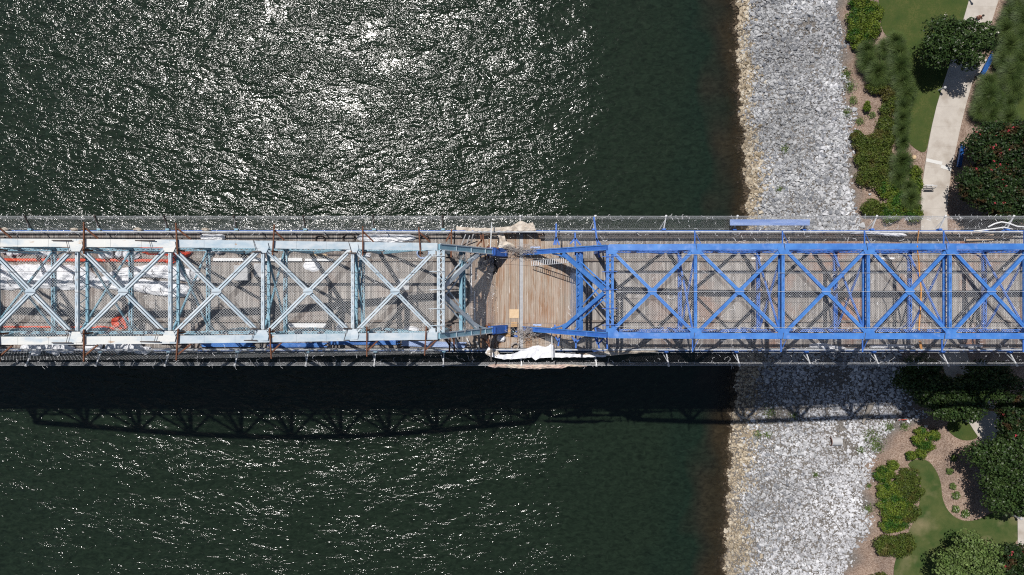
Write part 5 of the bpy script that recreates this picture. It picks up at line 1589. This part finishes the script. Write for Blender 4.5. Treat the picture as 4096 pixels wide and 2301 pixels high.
# dark strip standing in for the shadow beneath the upper railing
for (lb, y, w_, h, m, x0, x1) in [('dark strip added for the shade behind the upper railing of the blue span', 4.30, .22, .45, 'dsteel', 2.2, 40)]:
    mb = MB(); mb.bar(B(x0, y, h), B(x1, y, h), w_, .05); tag(mb.build('rail_shade_strip', M[m]), lb, 'strip')

# ladder slanting above the deck
def ladder():
    a = q(1750, 832, 455, .7); b = q(1750, 1182, 422, 4.2)
    t = thing('ladder', 'aluminium ladder slung from the blue truss over the open deck', 'ladder', a, None)
    d = (b - a).normalized(); n = Vector((-d.y, d.x, 0)).normalized(); w_ = .40
    for s in (-1, 1):
        mb = MB(); mb.bar(a + n * (s * w_ / 2), b + n * (s * w_ / 2), .035, .08); mb.build('side_rail', M['alu'], t)
    L_ = (b - a).length; k = int(L_ / .20)
    for i in range(k):
        p = a.lerp(b, (i + .5) / k)
        MB().bar(p - n * w_ / 2, p + n * w_ / 2, .035, .035).build('rung', M['alu'], t)
ladder()

# orange strap over the blue span
mb = MB()
pts = [(1345, 160, 1.1), (1335, 230, 4.0), (1330, 300, 8.55), (1332, 345, 8.3), (1345, 450, 7.7), (1350, 560, 7.5), (1365, 690, 7.45), (1360, 830, 7.5), (1350, 960, 7.6), (1345, 1050, 7.8)]
pp = [q(3072, x, y, h) for x, y, h in pts]
for a, b in zip(pp, pp[1:]): mb.bar(a, b, .08, .03)
tag(mb.build('orange_strap', M['orange']), 'orange strap hanging across the bright blue truss', 'strap')
mb = MB(); mb.bar(q(3072, 1355, 1150, .5), q(3072, 1365, 1215, 1.1), .22, .03); tag(mb.build('orange_strap', M['orange']), 'short orange strap end at the lower walkway', 'strap')

# coils, tangles and cables
def coil(label, o, x, y, r0, h, m, turns=5, tr=.022, seed=0, name='cable_coil'):
    c = q(o, x, y, h); r_ = random.Random(seed); mb = MB(); pts = []
    for i in range(turns * 16):
        a = i * 2 * math.pi / 16; rr = r0 * (1 + .10 * math.sin(a * .37 + seed) + r_.uniform(-.03, .03))
        pts.append(c + Vector((math.cos(a) * rr, math.sin(a) * rr * .9, .03 + .012 * (i // 16) + .03 * math.sin(a * 1.3))))
    mb.tube(pts, tr, 5)
    return tag(mb.build(name, M[m], smooth=True), label, 'coil', 'coils of cable and hose')
coil('large black hose coil in the shade beside the pale truss foot', 1750, 488, 500, .38, .03, 'black', 6, .035, 1)
roll('shade_sheet', 'black sheet added to deepen the shade beside the pale truss foot', 'sheeting', 1750, [(390, 520, 60), (400, 440, 90), (450, 420, 60), (520, 440, 40)], .3, 'black', 55)  # black heap added to darken this shaded corner
coil('second loop of black hose left of the large coil', 1750, 420, 500, .30, .03, 'black', 4, .03, 2)
coil('grey cable coil on the upper walkway by the left span', 900, 1105, 232, .48, .03, 'dsteel', 6, .03, 3)
coil('smaller dark coil on the upper walkway left of the big one', 900, 850, 240, .36, .03, 'dsteel', 4, .03, 4)
coil('black coil beside the upper kerb in the third bay', 0, 2150, 365, .28, .03, 'black', 4, .03, 5)
coil('blue hose ring beside the upper kerb near the portal', 900, 1765, 360, .48, .25, 'corr', 3, .035, 6)
coil('dark hose ring on the walkway near the portal', 900, 1780, 245, .38, .03, 'dsteel', 3, .03, 7)
coil('black valve coil on the white tarpaulin', 0, 790, 470, .24, .5, 'black', 3, .03, 8)
coil('hanging coil of brown rope on the lower walkway by the pier', 1750, 690, 1190, .30, .3, 'wire', 9, .022, 9)
coil('white rope coil on the upper walkway by the blue portal', 1750, 1490, 235, .22, .05, 'tie', 3, .018, 10)
coil('white rope loop on the roadway between blue braces', 2300, 858, 745, .26, .02, 'tie', 2, .018, 11)
def tangle(label, o, x, y, sx, sy, h, n, seed):
    r_ = random.Random(seed); mb = MB(); k = 1 / 2.2266 / 49.7
    for i in range(n):
        c = q(o, x + r_.gauss(0, sx * .28), y + r_.gauss(0, sy * .28), h + r_.uniform(0, .5)); a = r_.uniform(-.5, .5); ln = r_.uniform(.3, 1.0) * sx * k * .5
        pts = []
        for j in range(9):
            f = j / 8 - .5
            pts.append(c + Vector((math.cos(a) * f * ln * 2, math.sin(a) * f * ln * 2 + .14 * math.sin(f * 9 + i), .10 * math.sin(f * 6 + i * 2) + .1)))
        mb.tube(pts, r_.choice((.007, .010, .014)), 4, cap=False)
    return tag(mb.build('wire_tangle', M['wire']), label, 'wires', 'tangled wires at the pier')
tangle('thick tangle of wires over the upper side of the pier opening', 1750, 720, 330, 230, 60, .5, 60, 1)
tangle('tangle of wires and knots over the lower side of the pier opening', 1750, 790, 1065, 170, 90, .5, 60, 2)
tangle('wires knotted round the tip of the upper blue end post', 1750, 880, 345, 90, 40, .9, 22, 3)
tangle('wires gathered on the pale truss behind the portal, upper side', 1750, 220, 400, 70, 70, 5.4, 22, 4)
tangle('wires gathered on the pale truss behind the portal, lower side', 1750, 240, 1010, 70, 60, 5.0, 22, 5)
CB = [((480, 400, 1.2), (620, 300, .8), 'thin cable from the pale foot towards the wires'),
      ((800, 200, 1.1), (1110, 395, 2.2), 'white stay cable running from the upper railing to the blue end post'),
      ((415, 190, 2.2), (1060, 350, 1.8), 'long stay cable between the two upper truss tips'),
      ((530, 410, 1.0), (1180, 412, 2.4), 'straight hand line across the upper side of the opening'),
      ((520, 990, 1.0), (1160, 992, 1.2), 'straight hand line across the lower side of the opening'),
      ((640, 1160, 1.0), (1000, 1060, 2.0), 'cable from the rope coil to the blue lower tip'),
      ((560, 1200, .9), (960, 1110, 1.6), 'slack cable over the white canvas'),
      ((600, 1060, .8), (860, 1130, 1.0), 'short cable across the hatch'),
      ((520, 1010, 1.0), (700, 1110, .7), 'cable from the lower blue foot to the hatch')]
for a, b, lb in CB:
    A0 = q(1750, *a); B0 = q(1750, *b); mb = MB()
    mb.tube([A0.lerp(B0, f) - Vector((0, 0, .25 * math.sin(math.pi * f))) for f in np.linspace(0, 1, 9)], .009, 5)
    tag(mb.build('stay_cable', M['wire']), lb, 'cable', 'cables round the pier opening')
# lifelines along the roof of each truss
for (X, hf, nm) in ((-44, hL, 'pale left'), (41, hR, 'blue right')):
    x1 = -5.5 if X < 0 else 7.2
    for i, y in enumerate((-2.45, -.02, 1.25, 2.5)):
        xs = np.linspace(X, x1, 24); mb = MB()
        mb.tube([B(x, y, hf(x) + .32 + .03 * math.sin(x)) for x in xs], .012, 4)
        tag(mb.build('lifeline', M['dsteel'] if X < 0 else M['galv']), f'{ORD[i]} thin lifeline from the bottom along the top of the {nm} truss', 'cable', f'lifelines on the {nm} truss')
# timber lengths beside the upper kerb
slab('timber_length', 'orange-tan timber length by the upper kerb of the left span', 'timber', 900, (760, 378), (905, 378), 14, .08, 'ply')
slab('timber_length', 'dark threaded bar bundle by the upper kerb of the left span', 'bars', 900, (915, 378), (1080, 380), 12, .08, 'dsteel')
for i, (x, y) in enumerate(((40, 155), (660, 155), (1225, 155), (1830, 155))):
    roll('canvas_scrap', f'{ORD[i]} tan canvas scrap from the left caught in the upper catch net', 'canvas', 0, [(x - 36, y, 18), (x, y - 6, 28), (x + 36, y + 3, 20)], .2, 'canvas', 90 + i, h=.3, group='canvas scraps in the upper catch net', wr=.5)
for i, (x0, y0, x1, y1) in enumerate(((190, 290, 250, 200), (270, 285, 310, 210), (330, 270, 362, 200))):
    mb = MB(); mb.tube([q(1750, x0 * .6 + 100, y0, .15), q(1750, x1 * .6 + 100, y1, 1.1)], .04, 6)
    tag(mb.build('white_prop', M['whitep']), f'{ORD[i]} slanting white prop from the left by the upper railing near the pier', 'prop', 'white props on the walkways')
for i, (x0, y0, x1, y1) in enumerate(((160, 1130, 175, 1200), (262, 1120, 292, 1190), (345, 1150, 372, 1215))):
    mb = MB(); mb.tube([q(1750, x0, y0, .15), q(1750, x1, y1, 1.1)], .05, 6)
    tag(mb.build('white_prop', M['whitep']), f'{ORD[i]} slanting white prop from the left by the lower railing near the pier', 'prop', 'white props on the walkways')
hose('white_pipe', 'bundle of bent white pipe on the upper railing at the right', 'pipe', [(3072, 1960, 130), (3072, 2020, 100), (3072, 2080, 85), (3072, 2140, 95), (3072, 2220, 125), (3072, 2330, 130)], .06, 'whitep', 1.3)
hose('white_pipe', 'white pipe lying along the upper railing at the right', 'pipe', [(3072, 1830, 168), (3072, 1980, 150), (3072, 2100, 132), (3072, 2180, 150)], .05, 'whitep', 1.2)
print('objects', len(bpy.data.objects))
